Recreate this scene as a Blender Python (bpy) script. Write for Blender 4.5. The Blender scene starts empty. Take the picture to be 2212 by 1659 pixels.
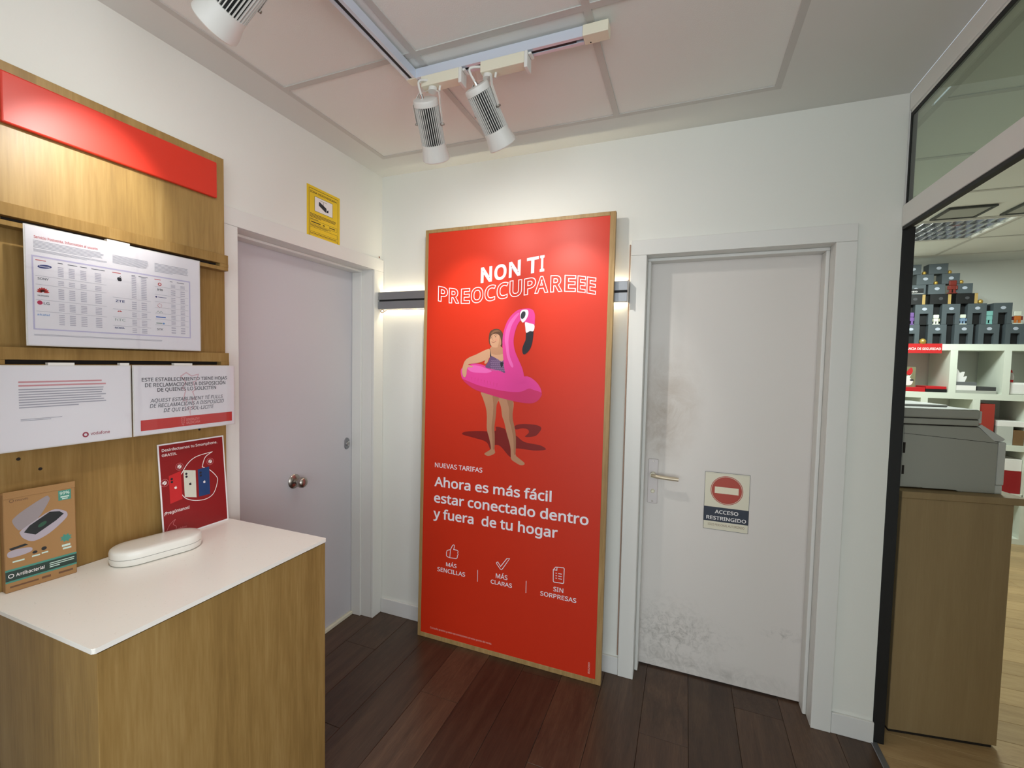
import bpy, bmesh, math, random
from mathutils import Vector, Matrix
random.seed(7)
C = bpy.context.scene.collection
S = bpy.context.scene

# ------------------------------------------------------------------ camera
cam_d = bpy.data.cameras.new('camera')
cam_d.sensor_width = 36.0
cam_d.lens = 15.6627
cam_d.clip_start = 0.05
cam = bpy.data.objects.new('camera', cam_d)
cam.location = (1.69691, -2.19609, 1.53028)
cam.rotation_euler = (1.523720, -0.020152, 0.372473)
C.objects.link(cam)
S.camera = cam

# ------------------------------------------------------------------ world, daylight, exposure
W = bpy.data.worlds.new('world'); S.world = W; W.use_nodes = True
bg = W.node_tree.nodes['Background']
bg.inputs['Color'].default_value = (0.80, 0.90, 1.0, 1)
bg.inputs['Strength'].default_value = 0.55

def area(name, loc, rot, sx, sy, power, col):
    l = bpy.data.lights.new(name, 'AREA'); l.shape = 'RECTANGLE'; l.size = sx; l.size_y = sy
    l.energy = power; l.color = col
    o = bpy.data.objects.new(name, l); o.location = loc; o.rotation_euler = rot; C.objects.link(o)
    return o
# daylight falling in through the shop window behind the camera
area('daylight_shop_window', (2.0, -5.02, 1.35), (math.pi/2, 0, 0), 3.9, 2.2, 62, (0.88, 0.95, 1.0))
# unseen side window behind the camera, added to brighten the counter and left wall
area('added_side_daylight', (4.48, -3.30, 1.35), (0, math.pi/2, 0), 2.2, 2.8, 58, (0.92, 0.96, 1.0))
S.view_settings.view_transform = 'Standard'
S.view_settings.look = 'None'
S.view_settings.exposure = 0.30
S.view_settings.gamma = 1.0
S.view_settings.use_curve_mapping = False

# ------------------------------------------------------------------ materials
def srgb(r, g, b):
    f = lambda c: (c/12.92 if c <= .04045 else ((c+.055)/1.055)**2.4)
    return (f(r/255), f(g/255), f(b/255), 1)
def new_mat(name):
    m = bpy.data.materials.new(name); m.use_nodes = True
    return m, m.node_tree.nodes, m.node_tree.links, m.node_tree.nodes['Principled BSDF']
def plain(name, col, rough=.6, metal=0, spec=.5, emit=None, strength=0, bump=0, bscale=200, coat=0):
    m, n, l, p = new_mat(name)
    p.inputs['Base Color'].default_value = col
    p.inputs['Roughness'].default_value = rough
    p.inputs['Metallic'].default_value = metal
    p.inputs['Specular IOR Level'].default_value = spec
    p.inputs['Coat Weight'].default_value = coat
    if emit:
        p.inputs['Emission Color'].default_value = emit
        p.inputs['Emission Strength'].default_value = strength
    # faint procedural grain on every surface
    tc = n.new('ShaderNodeTexCoord'); nz = n.new('ShaderNodeTexNoise')
    nz.inputs['Scale'].default_value = bscale; nz.inputs['Detail'].default_value = 3
    l.new(tc.outputs['Object'], nz.inputs['Vector'])
    if bump:
        b = n.new('ShaderNodeBump'); b.inputs['Strength'].default_value = bump; b.inputs['Distance'].default_value = .002
        l.new(nz.outputs['Fac'], b.inputs['Height']); l.new(b.outputs['Normal'], p.inputs['Normal'])
    else:
        mr = n.new('ShaderNodeMapRange'); mr.inputs['To Min'].default_value = max(0, rough-.015); mr.inputs['To Max'].default_value = min(1, rough+.015)
        l.new(nz.outputs['Fac'], mr.inputs['Value']); l.new(mr.outputs['Result'], p.inputs['Roughness'])
    return m
def ramp(n, stops):
    r = n.new('ShaderNodeValToRGB'); e = r.color_ramp.elements
    while len(e) > 1: e.remove(e[-1])
    e[0].position, e[0].color = stops[0]
    for pos, c in stops[1:]:
        x = e.new(pos); x.color = c
    return r
def wood(name, stops, scale=(14, 14, 1.0), rough=.45, bump=.08, per_object=False, spec=.4, vary=.25):
    m, n, l, p = new_mat(name)
    tc = n.new('ShaderNodeTexCoord'); mp = n.new('ShaderNodeMapping'); mp.inputs['Scale'].default_value = scale
    vec = tc.outputs['Object']
    if per_object:
        oi = n.new('ShaderNodeObjectInfo'); mu = n.new('ShaderNodeVectorMath'); mu.operation = 'SCALE'
        mu.inputs[0].default_value = (37.0, 91.0, 53.0)
        l.new(oi.outputs['Random'], mu.inputs['Scale'])
        ad = n.new('ShaderNodeVectorMath'); ad.operation = 'ADD'
        l.new(vec, ad.inputs[0]); l.new(mu.outputs['Vector'], ad.inputs[1]); vec = ad.outputs['Vector']
    l.new(vec, mp.inputs['Vector'])
    nz = n.new('ShaderNodeTexNoise'); nz.inputs['Scale'].default_value = 1.0; nz.inputs['Detail'].default_value = 8
    nz.inputs['Roughness'].default_value = .62; nz.inputs['Distortion'].default_value = .6
    l.new(mp.outputs['Vector'], nz.inputs['Vector'])
    fine = n.new('ShaderNodeTexNoise'); fine.inputs['Scale'].default_value = 9; fine.inputs['Detail'].default_value = 4
    l.new(mp.outputs['Vector'], fine.inputs['Vector'])
    mx = n.new('ShaderNodeMix'); mx.data_type = 'FLOAT'; mx.inputs[0].default_value = .3
    l.new(nz.outputs['Fac'], mx.inputs[2]); l.new(fine.outputs['Fac'], mx.inputs[3])
    r = ramp(n, stops); l.new(mx.outputs[0], r.inputs['Fac'])
    out = r.outputs['Color']
    if per_object:
        hs = n.new('ShaderNodeHueSaturation')
        mr = n.new('ShaderNodeMapRange'); mr.inputs['To Min'].default_value = 1-vary; mr.inputs['To Max'].default_value = 1+vary
        l.new(oi.outputs['Random'], mr.inputs['Value']); l.new(mr.outputs['Result'], hs.inputs['Value'])
        l.new(out, hs.inputs['Color']); out = hs.outputs['Color']
    l.new(out, p.inputs['Base Color'])
    p.inputs['Roughness'].default_value = rough; p.inputs['Specular IOR Level'].default_value = spec
    b = n.new('ShaderNodeBump'); b.inputs['Strength'].default_value = bump; b.inputs['Distance'].default_value = .002
    l.new(fine.outputs['Fac'], b.inputs['Height']); l.new(b.outputs['Normal'], p.inputs['Normal'])
    return m
def sheet(name, tint, fac=.045, rough=.03, blend=1.45):
    """thin clear sheet: see-through with a fresnel gloss"""
    m = bpy.data.materials.new(name); m.use_nodes = True
    n = m.node_tree.nodes; l = m.node_tree.links; n.clear()
    o = n.new('ShaderNodeOutputMaterial'); t = n.new('ShaderNodeBsdfTransparent'); t.inputs['Color'].default_value = tint
    g = n.new('ShaderNodeBsdfGlossy'); g.inputs['Roughness'].default_value = rough
    lw = n.new('ShaderNodeLayerWeight'); lw.inputs['Blend'].default_value = .5
    pw = n.new('ShaderNodeMath'); pw.operation = 'POWER'; pw.inputs[1].default_value = 4.0; l.new(lw.outputs['Facing'], pw.inputs[0])
    f = n.new('ShaderNodeMath'); f.operation = 'MULTIPLY_ADD'; f.inputs[1].default_value = .92; f.inputs[2].default_value = fac; l.new(pw.outputs[0], f.inputs[0])
    nz = n.new('ShaderNodeTexNoise'); nz.inputs['Scale'].default_value = 3.0
    b = n.new('ShaderNodeBump'); b.inputs['Strength'].default_value = .02; b.inputs['Distance'].default_value = .01
    l.new(nz.outputs['Fac'], b.inputs['Height']); l.new(b.outputs['Normal'], g.inputs['Normal'])
    x = n.new('ShaderNodeMixShader'); l.new(f.outputs[0], x.inputs['Fac'])
    l.new(t.outputs['BSDF'], x.inputs[1]); l.new(g.outputs['BSDF'], x.inputs[2]); l.new(x.outputs['Shader'], o.inputs['Surface'])
    return m

M = {}
M['wall'] = plain('wall_paint', srgb(232, 232, 225), .75, bump=.15, bscale=90, spec=.25)
M['trim'] = plain('trim_paint', srgb(228, 227, 222), .38, spec=.45)
M['base'] = plain('baseboard_paint', srgb(226, 225, 222), .45)
M['tile'] = plain('ceiling_tile', srgb(236, 238, 234), .9, bump=.25, bscale=260, spec=.1)
M['tbar'] = plain('ceiling_grid_metal', srgb(200, 199, 194), .5)
M['plaster'] = plain('ceiling_plaster', srgb(222, 223, 219), .9, spec=.1)
M['leaf_grey'] = plain('lilac_grey_door_paint', srgb(205, 203, 208), .42, spec=.4)
M['oak'] = wood('light_oak_veneer', [(.25, srgb(122, 94, 52)), (.5, srgb(150, 119, 69)), (.75, srgb(172, 142, 90))], (16, 16, 1.1), .45, spec=.16)
M['oak_glare'] = wood('oak_veneer_glare', [(.25, srgb(128, 100, 54)), (.5, srgb(158, 127, 72)), (.75, srgb(180, 150, 94))], (16, 16, 1.1), .40, spec=.6)  # same veneer as the board, made paler and glossier for the lamp glare
M['oakframe'] = wood('oak_frame_veneer', [(.25, srgb(140, 108, 62)), (.5, srgb(168, 136, 88)), (.75, srgb(188, 158, 108))], (30, 30, 2.0), .45)
M['floor'] = wood('dark_walnut_laminate', [(.25, srgb(52, 37, 27)), (.5, srgb(78, 57, 43)), (.78, srgb(102, 78, 58))], (26, 2.0, 26), .33, .05, True, .45, .28)
M['floor_base'] = plain('floor_underlay', srgb(24, 18, 15), .8)
M['tan'] = wood('tan_laminate', [(.25, srgb(150, 120, 82)), (.5, srgb(178, 148, 106)), (.8, srgb(196, 168, 126))], (2.0, 22, 22), .35, .05, True, .4, .12)
M['beech'] = wood('beech_cabinet_board', [(.25, srgb(146, 122, 86)), (.5, srgb(156, 132, 94)), (.8, srgb(166, 143, 104))], (20, 20, 1.2), .55)
M['counter_white'] = plain('white_solid_surface', srgb(246, 242, 234), .28, spec=.5)
M['black'] = plain('matt_black', srgb(14, 14, 15), .6)
M['gasket'] = plain('black_gasket', srgb(20, 20, 20), .7)
M['slot'] = plain('dark_slot', srgb(30, 22, 16), .8)
M['alu'] = plain('brushed_aluminium', srgb(150, 152, 156), .38, .75)
M['steel'] = plain('satin_steel', srgb(175, 168, 160), .28, 1)
M['chrome'] = plain('chrome', srgb(205, 205, 205), .12, 1)
M['white_metal'] = plain('white_enamel', srgb(228, 226, 220), .4)
M['cream'] = plain('cream_plastic', srgb(232, 226, 204), .45)
M['track'] = plain('white_track_aluminium', srgb(214, 220, 232), .35, .2)
M['led'] = plain('led_strip', srgb(255, 240, 215), .5, emit=(1, .86, .62, 1), strength=26)
M['lens'] = plain('lamp_lens', srgb(255, 250, 235), .4, emit=(1, .93, .80, 1), strength=6)
M['tube'] = plain('office_light_tube', srgb(250, 255, 250), .4, emit=(.92, 1, .95, 1), strength=9)
M['paper'] = plain('white_paper', srgb(240, 238, 240), .5)
M['acrylic'] = sheet('clear_acrylic', (.97, .97, .98, 1), rough=.02, blend=1.5)
M['glass'] = sheet('greenish_glass', (.83, .90, .84, 1), rough=.02, blend=1.5)
M['clearglass'] = sheet('shopfront_glass', (.95, .97, .96, 1), rough=.01, blend=1.45)
INK = {}
def ink(name, r, g, b, rough=.45):
    if name not in INK: INK[name] = plain('print_'+name, srgb(r, g, b), rough)
    return INK[name]
M['poster_red'] = plain('poster_red_print', srgb(208, 46, 14), .44, spec=.45)
M['red_panel'] = plain('red_acrylic', srgb(212, 46, 22), .42, spec=.7)

# ------------------------------------------------------------------ mesh helpers
def box(bm, x0, x1, y0, y1, z0, z1, bev=0, seg=2):
    r = bmesh.ops.create_cube(bm, size=1)
    vs = r['verts']
    for v in vs:
        v.co = Vector(((x0+x1)/2+v.co.x*(x1-x0), (y0+y1)/2+v.co.y*(y1-y0), (z0+z1)/2+v.co.z*(z1-z0)))
    if bev:
        es = list({e for v in vs for e in v.link_edges})
        bmesh.ops.bevel(bm, geom=es, offset=bev, segments=seg, affect='EDGES', profile=.5)
    return bm
def cyl(bm, a, b, r0, r1=None, seg=24, caps=True):
    a, b = Vector(a), Vector(b); r1 = r0 if r1 is None else r1
    d = b-a; q = Vector((0, 0, 1)).rotation_difference(d.normalized()).to_matrix().to_4x4()
    bmesh.ops.create_cone(bm, cap_ends=caps, segments=seg, radius1=r0, radius2=r1, depth=d.length,
                          matrix=Matrix.Translation((a+b)/2) @ q)
    return bm
def lathe(bm, prof, seg=32, mat4=None):
    """prof: (radius, height) points turned about z"""
    rings = []
    for r, h in prof:
        ring = []
        for i in range(seg):
            t = 2*math.pi*i/seg
            co = Vector((r*math.cos(t), r*math.sin(t), h))
            ring.append(bm.verts.new(mat4 @ co if mat4 else co))
        rings.append(ring)
    for a, b in zip(rings, rings[1:]):
        for i in range(seg):
            bm.faces.new((a[i], a[(i+1) % seg], b[(i+1) % seg], b[i]))
    bm.faces.new(rings[0][::-1]); bm.faces.new(rings[-1])
    return bm
def tube(bm, pts, r, seg=10):
    pts = [Vector(p) for p in pts]; rings = []
    up = Vector((0.13, 0.27, 1)).normalized()
    for i, p in enumerate(pts):
        t = (pts[min(i+1, len(pts)-1)]-pts[max(i-1, 0)]).normalized()
        a = t.cross(up).normalized(); b = t.cross(a).normalized()
        rings.append([bm.verts.new(p+a*r*math.cos(2*math.pi*k/seg)+b*r*math.sin(2*math.pi*k/seg)) for k in range(seg)])
    for A, B in zip(rings, rings[1:]):
        for k in range(seg): bm.faces.new((A[k], A[(k+1) % seg], B[(k+1) % seg], B[k]))
    bm.faces.new(rings[0][::-1]); bm.faces.new(rings[-1])
    return bm
def prism(bm, outline, y0, y1):
    """outline in (x,z), extruded along y"""
    a = [bm.verts.new((x, y0, z)) for x, z in outline]; b = [bm.verts.new((x, y1, z)) for x, z in outline]
    n = len(outline)
    bm.faces.new(a); bm.faces.new(b[::-1])
    for i in range(n): bm.faces.new((a[i], b[i], b[(i+1) % n], a[(i+1) % n]))
    return bm
def NB(): return bmesh.new()
def obj(name, bm, mat, parent=None, smooth=False, label=None):
    bmesh.ops.recalc_face_normals(bm, faces=bm.faces[:])
    me = bpy.data.meshes.new(name); bm.to_mesh(me); bm.free()
    me.materials.append(mat)
    if smooth:
        me.shade_smooth()
        try: me.set_sharp_from_angle(angle=math.radians(38))
        except Exception: pass
    o = bpy.data.objects.new(name, me); C.objects.link(o)
    if parent: o.parent = parent
    if label: o['label'] = label
    return o
def flat(name, verts, faces, mat, parent, label=None):
    me = bpy.data.meshes.new(name); me.from_pydata(verts, [], faces); me.update(); me.materials.append(mat)
    o = bpy.data.objects.new(name, me); C.objects.link(o); o.parent = parent
    if label: o['label'] = label
    return o
def tag(o, label, cat, group=None, kind=None):
    o['label'] = label; o['category'] = cat
    if group: o['group'] = group
    if kind: o['kind'] = kind
    return o
def thing(name, label, cat, loc=(0, 0, 0), rot=(0, 0, 0), group=None, kind=None):
    o = bpy.data.objects.new(name, None); o.empty_display_size = .05; C.objects.link(o)
    o.location = loc; o.rotation_euler = rot
    return tag(o, label, cat, group, kind)
def struct(name, label, cat, bm=None, mat=None):
    o = obj(name, bm, mat) if bm else bpy.data.objects.new(name, None)
    if not bm: C.objects.link(o); o.empty_display_size = .05
    return tag(o, label, cat, None, 'structure')
def dup(root, loc=None, rot=None, label=None):
    r = root.copy(); C.objects.link(r)
    if loc: r.location = loc
    if rot: r.rotation_euler = rot
    if label: r['label'] = label
    for ch in root.children:
        c = ch.copy(); C.objects.link(c); c.parent = r
        for g in ch.children:
            d = g.copy(); C.objects.link(d); d.parent = c
    return r

# ---- flat print: everything lies in local (u right, v up), viewer on the -y side
def smooth_poly(pts, n=4):
    m = len(pts); out = []
    for i in range(m):
        p0, p1, p2, p3 = (Vector(pts[(i+k-1) % m]) for k in range(4))
        for j in range(n):
            t = j/n
            q = .5*((2*p1)+(p2-p0)*t+(2*p0-5*p1+4*p2-p3)*t*t+(3*p1-p0-3*p2+p3)*t*t*t)
            out.append((q.x, q.y))
    return out
LAYER = .00014
def shape(name, pts, mat, parent, lay=1, y=0, sm=True, label=None):
    p = smooth_poly(pts) if sm else pts
    return flat(name, [(u, y-lay*LAYER, v) for u, v in p], [list(range(len(p)))], mat, parent, label)
def rect(name, u0, u1, v0, v1, mat, parent, lay=1, y=0, label=None):
    return shape(name, [(u0, v0), (u1, v0), (u1, v1), (u0, v1)], mat, parent, lay, y, False, label)
def ell(cx, cy, rx, ry, n=32, rot=0):
    c, s = math.cos(rot), math.sin(rot)
    return [(cx+rx*math.cos(2*math.pi*i/n)*c-ry*math.sin(2*math.pi*i/n)*s, cy+rx*math.cos(2*math.pi*i/n)*s+ry*math.sin(2*math.pi*i/n)*c) for i in range(n)]
def stroke_geo(pts, w, closed=False):
    n = len(pts); V = []; F = []
    P = [Vector(p) for p in pts]
    for i in range(n):
        a = P[(i-1) % n] if (closed or i > 0) else None
        b = P[(i+1) % n] if (closed or i < n-1) else None
        d1 = (P[i]-a).normalized() if a is not None and (P[i]-a).length > 1e-9 else None
        d2 = (b-P[i]).normalized() if b is not None and (b-P[i]).length > 1e-9 else None
        d1 = d1 or d2; d2 = d2 or d1
        nn = Vector((-(d1.y+d2.y), d1.x+d2.x)); nn = nn.normalized() if nn.length > 1e-6 else Vector((-d1.y, d1.x))
        k = w/2/max(.6, nn.dot(Vector((-d1.y, d1.x))))
        V += [P[i]+nn*k, P[i]-nn*k]
    for i in range(n if closed else n-1):
        j = (i+1) % n; F.append((2*i, 2*i+1, 2*j+1, 2*j))
    return V, F
def stroke(name, pts, w, mat, parent, lay=2, y=0, closed=False, label=None):
    V, F = stroke_geo(pts, w, closed)
    return flat(name, [(v.x, y-lay*LAYER, v.y) for v in V], F, mat, parent, label)
def multi(name, polys, mat, parent, lay=2, y=0, label=None):
    """many little printed marks of one ink joined in one part"""
    V = []; F = []
    for p in polys:
        F.append(list(range(len(V), len(V)+len(p)))); V += [(u, y-lay*LAYER, v) for u, v in p]
    o = flat(name, V, F, mat, parent, label)
    if len(polys) > 1: o['kind'] = 'stuff'
    return o
def R4(u0, u1, v0, v1): return [(u0, v0), (u1, v0), (u1, v1), (u0, v1)]
_TXT = {}
GLYPH = {
 '!': (216, '131,161 85,161 65,573 151,573;58,43 61,69 72,85 88,94 107,97 126,94 142,85 153,69 157,43 153,18 142,2 126,-8 107,-11 88,-8 72,2 61,18'),
 '%': (666, '156,581 209,569 246,534 263,498 273,454 277,402 273,349 264,305 247,269 210,233 156,221 106,233 69,269 53,305 43,349 39,402 42,454 52,498 67,534 104,569;156,531 130,523 112,498 101,458 98,402 101,345 112,305 130,280 156,272 184,280 203,304 214,345 218,402 214,458 203,498 184,523;523,573 205,0 144,0 461,573;507,351 558,340 596,304 613,269 624,225 627,172 624,120 614,76 598,40 560,4 507,-8 457,4 420,40 403,76 393,120 390,172 393,225 402,269 418,304 454,340;507,301 480,293 462,269 452,229 448,172 452,116 462,75 480,51 507,43 534,51 553,75 565,115 569,172 565,229 553,269 534,293'),
 '-': (258, '32,184 32,246 226,246 226,184'),
 '.': (215, '58,43 61,69 72,85 88,94 107,97 126,94 142,85 153,69 157,43 153,18 142,2 126,-8 107,-11 88,-8 72,2 61,18'),
 '0': (459, '419,287 418,242 415,201 409,163 395,112 376,70 349,37 316,12 276,-3 229,-8 170,1 122,27 86,70 60,129 48,176 42,229 39,287 41,346 48,399 58,446 83,504 119,547 167,573 229,581 287,573 335,547 372,504 399,446 410,399 417,346;110,287 111,238 115,194 121,156 137,111 159,78 190,59 229,52 268,59 298,78 320,110 336,156 343,194 347,238 348,287 347,336 343,380 336,417 320,463 298,495 268,515 229,521 190,515 159,495 137,463 121,417 115,380 111,336'),
 '1': (459, '285,0 216,0 216,400 216,439 217,470 219,499 196,477 169,455 108,405 71,452 226,573 285,573'),
 '2': (459, '417,0 38,0 38,59 188,210 261,287 287,320 306,353 318,387 322,424 315,466 294,496 261,514 221,520 181,517 147,506 115,489 83,466 45,513 68,531 94,548 122,561 153,572 186,578 221,581 270,576 313,562 347,540 372,510 388,472 394,428 389,385 375,344 353,305 324,267 288,227 247,185 128,67 128,64 417,64'),
 '3': (459, '395,439 392,403 381,372 363,347 340,326 310,311 277,302 277,298 337,283 379,255 405,214 413,163 407,116 390,74 360,40 318,14 283,2 241,-6 193,-8 150,-6 110,-1 72,8 36,23 36,89 74,73 114,61 155,54 194,51 260,59 305,81 331,117 339,164 335,197 320,223 297,242 265,255 226,263 179,265 123,265 123,326 180,326 223,329 259,339 286,356 307,377 319,404 323,434 316,471 295,498 262,516 219,521 190,520 164,515 140,508 117,498 75,473 39,521 73,544 115,563 163,576 218,581 273,576 317,563 352,540 384,495'),
 '4': (459, '443,130 359,130 359,0 291,0 291,130 17,130 17,190 286,576 359,576 359,193 443,193;291,374 291,412 293,444 294,474 295,500 292,500 276,468 257,438 86,193 291,193'),
 '5': (459, '221,351 275,346 322,331 361,307 389,274 407,232 413,183 407,128 387,81 356,43 314,15 261,-2 199,-8 156,-6 116,0 80,10 51,23 51,90 82,74 121,62 161,55 200,52 239,55 274,65 302,82 323,106 336,137 341,176 332,225 306,262 262,284 197,292 146,288 99,280 64,302 86,573 373,573 373,508 146,508 132,342 169,348'),
 '6': (459, '44,245 46,294 51,342 60,389 75,433 95,474 121,510 155,539 196,562 246,576 306,581 344,579 377,573 377,513 344,520 308,523 257,518 216,504 183,483 158,454 139,419 127,380 119,337 115,291 119,291 133,309 150,326 170,339 194,350 223,356 255,358 302,353 342,338 375,313 400,279 416,236 421,184 415,129 399,82 372,44 336,15 291,-2 239,-8 199,-4 163,7 130,26 101,54 77,89 59,133 48,185;238,51 284,59 320,84 343,125 351,184 344,233 324,271 289,295 241,303 205,299 175,287 150,270 131,248 119,223 115,198 117,172 123,146 133,121 146,99 164,79 185,64 210,55'),
 '7': (459, '109,0 344,508 35,508 35,573 419,573 419,518 187,0'),
 '8': (459, '229,581 276,577 318,565 352,546 378,519 395,485 400,443 396,411 385,383 368,359 346,338 320,319 291,303 325,285 355,265 381,242 401,216 414,185 419,148 413,104 395,65 367,34 330,11 284,-3 231,-8 174,-3 126,10 89,33 61,63 45,101 39,146 43,183 56,214 75,241 99,264 128,283 158,299 131,316 107,336 87,358 71,383 61,411 58,444 63,485 80,518 107,545 141,565 182,577;108,145 116,107 138,76 176,55 229,48 281,55 319,76 342,108 350,148 346,174 335,197 317,217 293,235 264,251 229,265 217,270 184,254 157,237 136,219 121,197 111,173;228,524 188,518 155,502 134,476 127,441 130,414 141,391 157,373 179,357 232,330 258,343 282,357 302,373 317,392 327,414 330,441 323,476 302,502 270,518'),
 '9': (459, '417,328 415,279 410,231 401,183 387,139 366,99 340,63 306,33 265,11 214,-3 154,-8 117,-6 82,0 82,60 115,53 152,50 204,54 245,68 278,90 303,118 322,153 334,192 342,235 346,281 341,281 327,263 310,247 290,233 266,223 237,216 204,214 158,219 118,235 85,260 61,294 45,336 40,387 46,443 63,491 90,529 127,557 171,575 223,581 262,577 299,565 332,545 361,518 384,483 402,439 413,388;223,521 178,513 142,488 118,447 110,388 117,339 137,301 171,277 220,269 256,273 286,285 311,303 330,325 342,349 346,374 344,400 338,426 328,451 315,474 298,493 277,508 252,518'),
 'A': (512, '437,0 368,177 141,177 73,0 0,0 224,575 289,575 512,0;282,415 274,438 263,473 255,500 247,468 238,438 230,415 165,241 346,241'),
 'B': (521, '241,573 307,569 361,558 404,541 434,515 453,478 459,431 456,399 446,371 431,347 409,328 382,313 350,304 350,300 384,292 415,279 441,261 461,236 474,203 478,163 472,115 454,74 425,42 385,19 337,5 279,0 78,0 78,573;256,329 318,335 357,352 377,382 384,423 376,463 351,490 308,506 245,511 150,511 150,329;150,269 150,61 265,61 330,68 371,91 394,125 401,168 398,197 388,221 370,241 344,256 307,266 260,269'),
 'C': (507, '323,517 280,513 241,502 206,482 178,456 155,423 139,383 129,337 125,286 128,241 135,200 147,164 175,117 213,83 262,62 322,55 359,57 394,62 460,78 460,15 427,5 393,-2 356,-7 312,-8 257,-4 208,8 166,28 130,56 101,90 78,131 62,178 52,230 49,287 51,329 57,369 67,406 89,456 120,499 159,534 206,559 261,575 324,581 367,578 409,572 448,561 482,547 453,486 394,508 360,515'),
 'D': (585, '536,292 533,231 521,177 501,131 474,91 439,58 399,33 351,15 297,4 237,0 78,0 78,573 254,573 309,569 359,558 404,540 443,516 476,484 502,446 521,401 533,350;460,289 457,337 449,379 435,415 404,457 361,487 308,505 244,511 150,511 150,62 228,62 299,68 357,87 402,119 434,164 454,220'),
 'E': (446, '398,0 78,0 78,573 398,573 398,509 150,509 150,330 383,330 383,268 150,268 150,63 398,63'),
 'F': (416, '150,0 78,0 78,573 398,573 398,509 150,509 150,306 383,306 383,243 150,243'),
 'G': (584, '326,302 524,302 524,22 478,8 431,-1 380,-6 323,-8 267,-4 217,8 173,28 136,55 105,89 81,130 63,176 52,229 49,286 53,343 65,395 84,442 111,482 145,517 186,544 233,564 286,577 346,581 392,578 437,572 478,561 516,547 489,484 457,497 421,508 382,515 342,517 298,514 259,505 225,489 181,455 150,409 136,373 127,332 124,286 127,243 134,202 146,166 175,119 216,84 251,68 292,58 340,55 375,56 404,59 452,68 452,238 326,238'),
 'H': (594, '516,0 443,0 443,267 150,267 150,0 78,0 78,573 150,573 150,330 443,330 443,573 516,573'),
 'I': (272, '239,0 32,0 32,42 99,57 99,515 32,531 32,573 239,573 239,531 172,515 172,57 239,42'),
 'J': (219, '-3,-152 -37,-150 -63,-142 -63,-81 -35,-87 -5,-89 15,-87 33,-81 50,-70 63,-53 71,-29 74,3 74,573 146,573 146,9 141,-42 128,-82 105,-113 75,-135 39,-148'),
 'K': (496, '496,0 411,0 209,273 150,222 150,0 78,0 78,573 150,573 150,290 199,345 249,399 403,573 488,573 261,323'),
 'L': (420, '78,0 78,573 150,573 150,64 400,64 400,0'),
 'M': (727, '330,0 142,502 139,502 142,461 144,407 144,347 144,0 78,0 78,573 184,573 361,103 364,103 544,573 650,573 650,0 578,0 578,352 579,408 581,460 584,501 581,501 390,0'),
 'N': (609, '532,0 447,0 141,476 138,476 141,432 143,378 144,320 144,0 78,0 78,573 161,573 467,99 470,99 468,137 466,193 464,249 464,573 532,573'),
 'O': (626, '577,287 576,244 570,204 561,166 540,116 510,73 473,38 428,13 375,-3 314,-8 251,-3 196,13 151,39 114,73 85,116 65,167 56,204 51,245 49,288 52,344 62,396 78,442 100,482 130,517 166,545 208,565 258,577 314,581 369,577 417,565 459,545 495,517 524,483 547,442 564,396 574,344;125,287 127,241 134,200 145,163 171,117 207,83 255,62 314,55 373,62 420,83 456,117 481,163 492,200 499,241 501,287 496,354 481,411 456,457 421,491 373,511 314,518 255,511 207,490 171,457 145,411 134,374 127,333'),
 'P': (485, '229,573 297,568 352,553 393,528 421,495 439,454 444,404 441,370 433,336 417,306 395,278 364,255 324,238 275,227 216,223 150,223 150,0 78,0 78,573;223,511 150,511 150,285 208,285 258,288 298,296 330,311 352,334 365,363 370,401 361,449 334,484 289,504'),
 'Q': (626, '577,287 575,242 569,200 559,160 535,108 503,64 461,30 411,6 548,-136 444,-136 334,-7 324,-8 314,-8 251,-3 196,13 151,39 114,73 85,116 65,167 56,204 51,245 49,288 52,344 62,396 78,442 100,482 130,517 166,545 208,565 258,577 314,581 369,577 417,565 459,545 495,517 524,483 547,442 564,396 574,344;125,287 127,241 134,200 145,163 171,117 207,83 255,62 314,55 373,62 420,83 456,117 481,163 492,200 499,241 501,287 496,354 481,411 456,457 421,491 373,511 314,518 255,511 207,490 171,457 145,411 134,374 127,333'),
 'R': (499, '236,573 301,568 353,555 393,532 422,500 439,460 444,410 440,368 427,334 408,306 385,285 358,269 330,257 487,0 403,0 264,237 150,237 150,0 78,0 78,573;232,510 150,510 150,298 236,298 296,304 338,325 362,359 370,407 366,440 355,467 336,486 310,500 275,507'),
 'S': (440, '403,153 396,106 378,66 348,35 307,11 257,-3 198,-8 137,-5 83,4 41,19 41,88 73,76 113,65 156,57 201,55 240,57 273,66 298,79 316,98 327,120 330,147 327,173 318,194 302,213 277,230 242,247 196,265 161,279 131,294 106,311 85,330 69,351 57,375 50,403 48,435 54,477 71,513 99,542 136,563 180,576 231,581 276,578 318,572 355,562 389,549 366,487 336,499 302,508 266,515 229,517 196,515 169,507 148,494 133,478 124,457 121,434 124,407 133,386 149,367 172,351 204,335 246,318 293,299 332,279 362,255 385,228 398,194'),
 'T': (446, '259,0 187,0 187,509 8,509 8,573 437,573 437,509 259,509'),
 'U': (586, '513,202 507,146 489,95 459,52 416,20 380,4 338,-5 290,-8 225,-2 171,18 128,50 97,93 78,144 72,204 72,573 144,573 144,201 154,139 182,93 228,64 294,55 342,59 379,73 407,96 427,126 438,161 442,202 442,573 513,573'),
 'V': (481, '481,573 277,0 204,0 0,573 75,573 204,205 220,160 231,119 241,80 250,119 262,161 277,207 405,573'),
 'W': (746, '735,573 583,0 510,0 399,375 389,410 380,443 373,471 370,488 367,471 361,443 352,409 342,373 234,0 161,0 10,573 85,573 174,223 183,186 190,151 196,118 201,87 206,119 213,154 222,191 232,227 333,573 407,573 512,225 523,187 532,151 538,117 544,87 550,129 560,175 572,224 660,573'),
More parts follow.
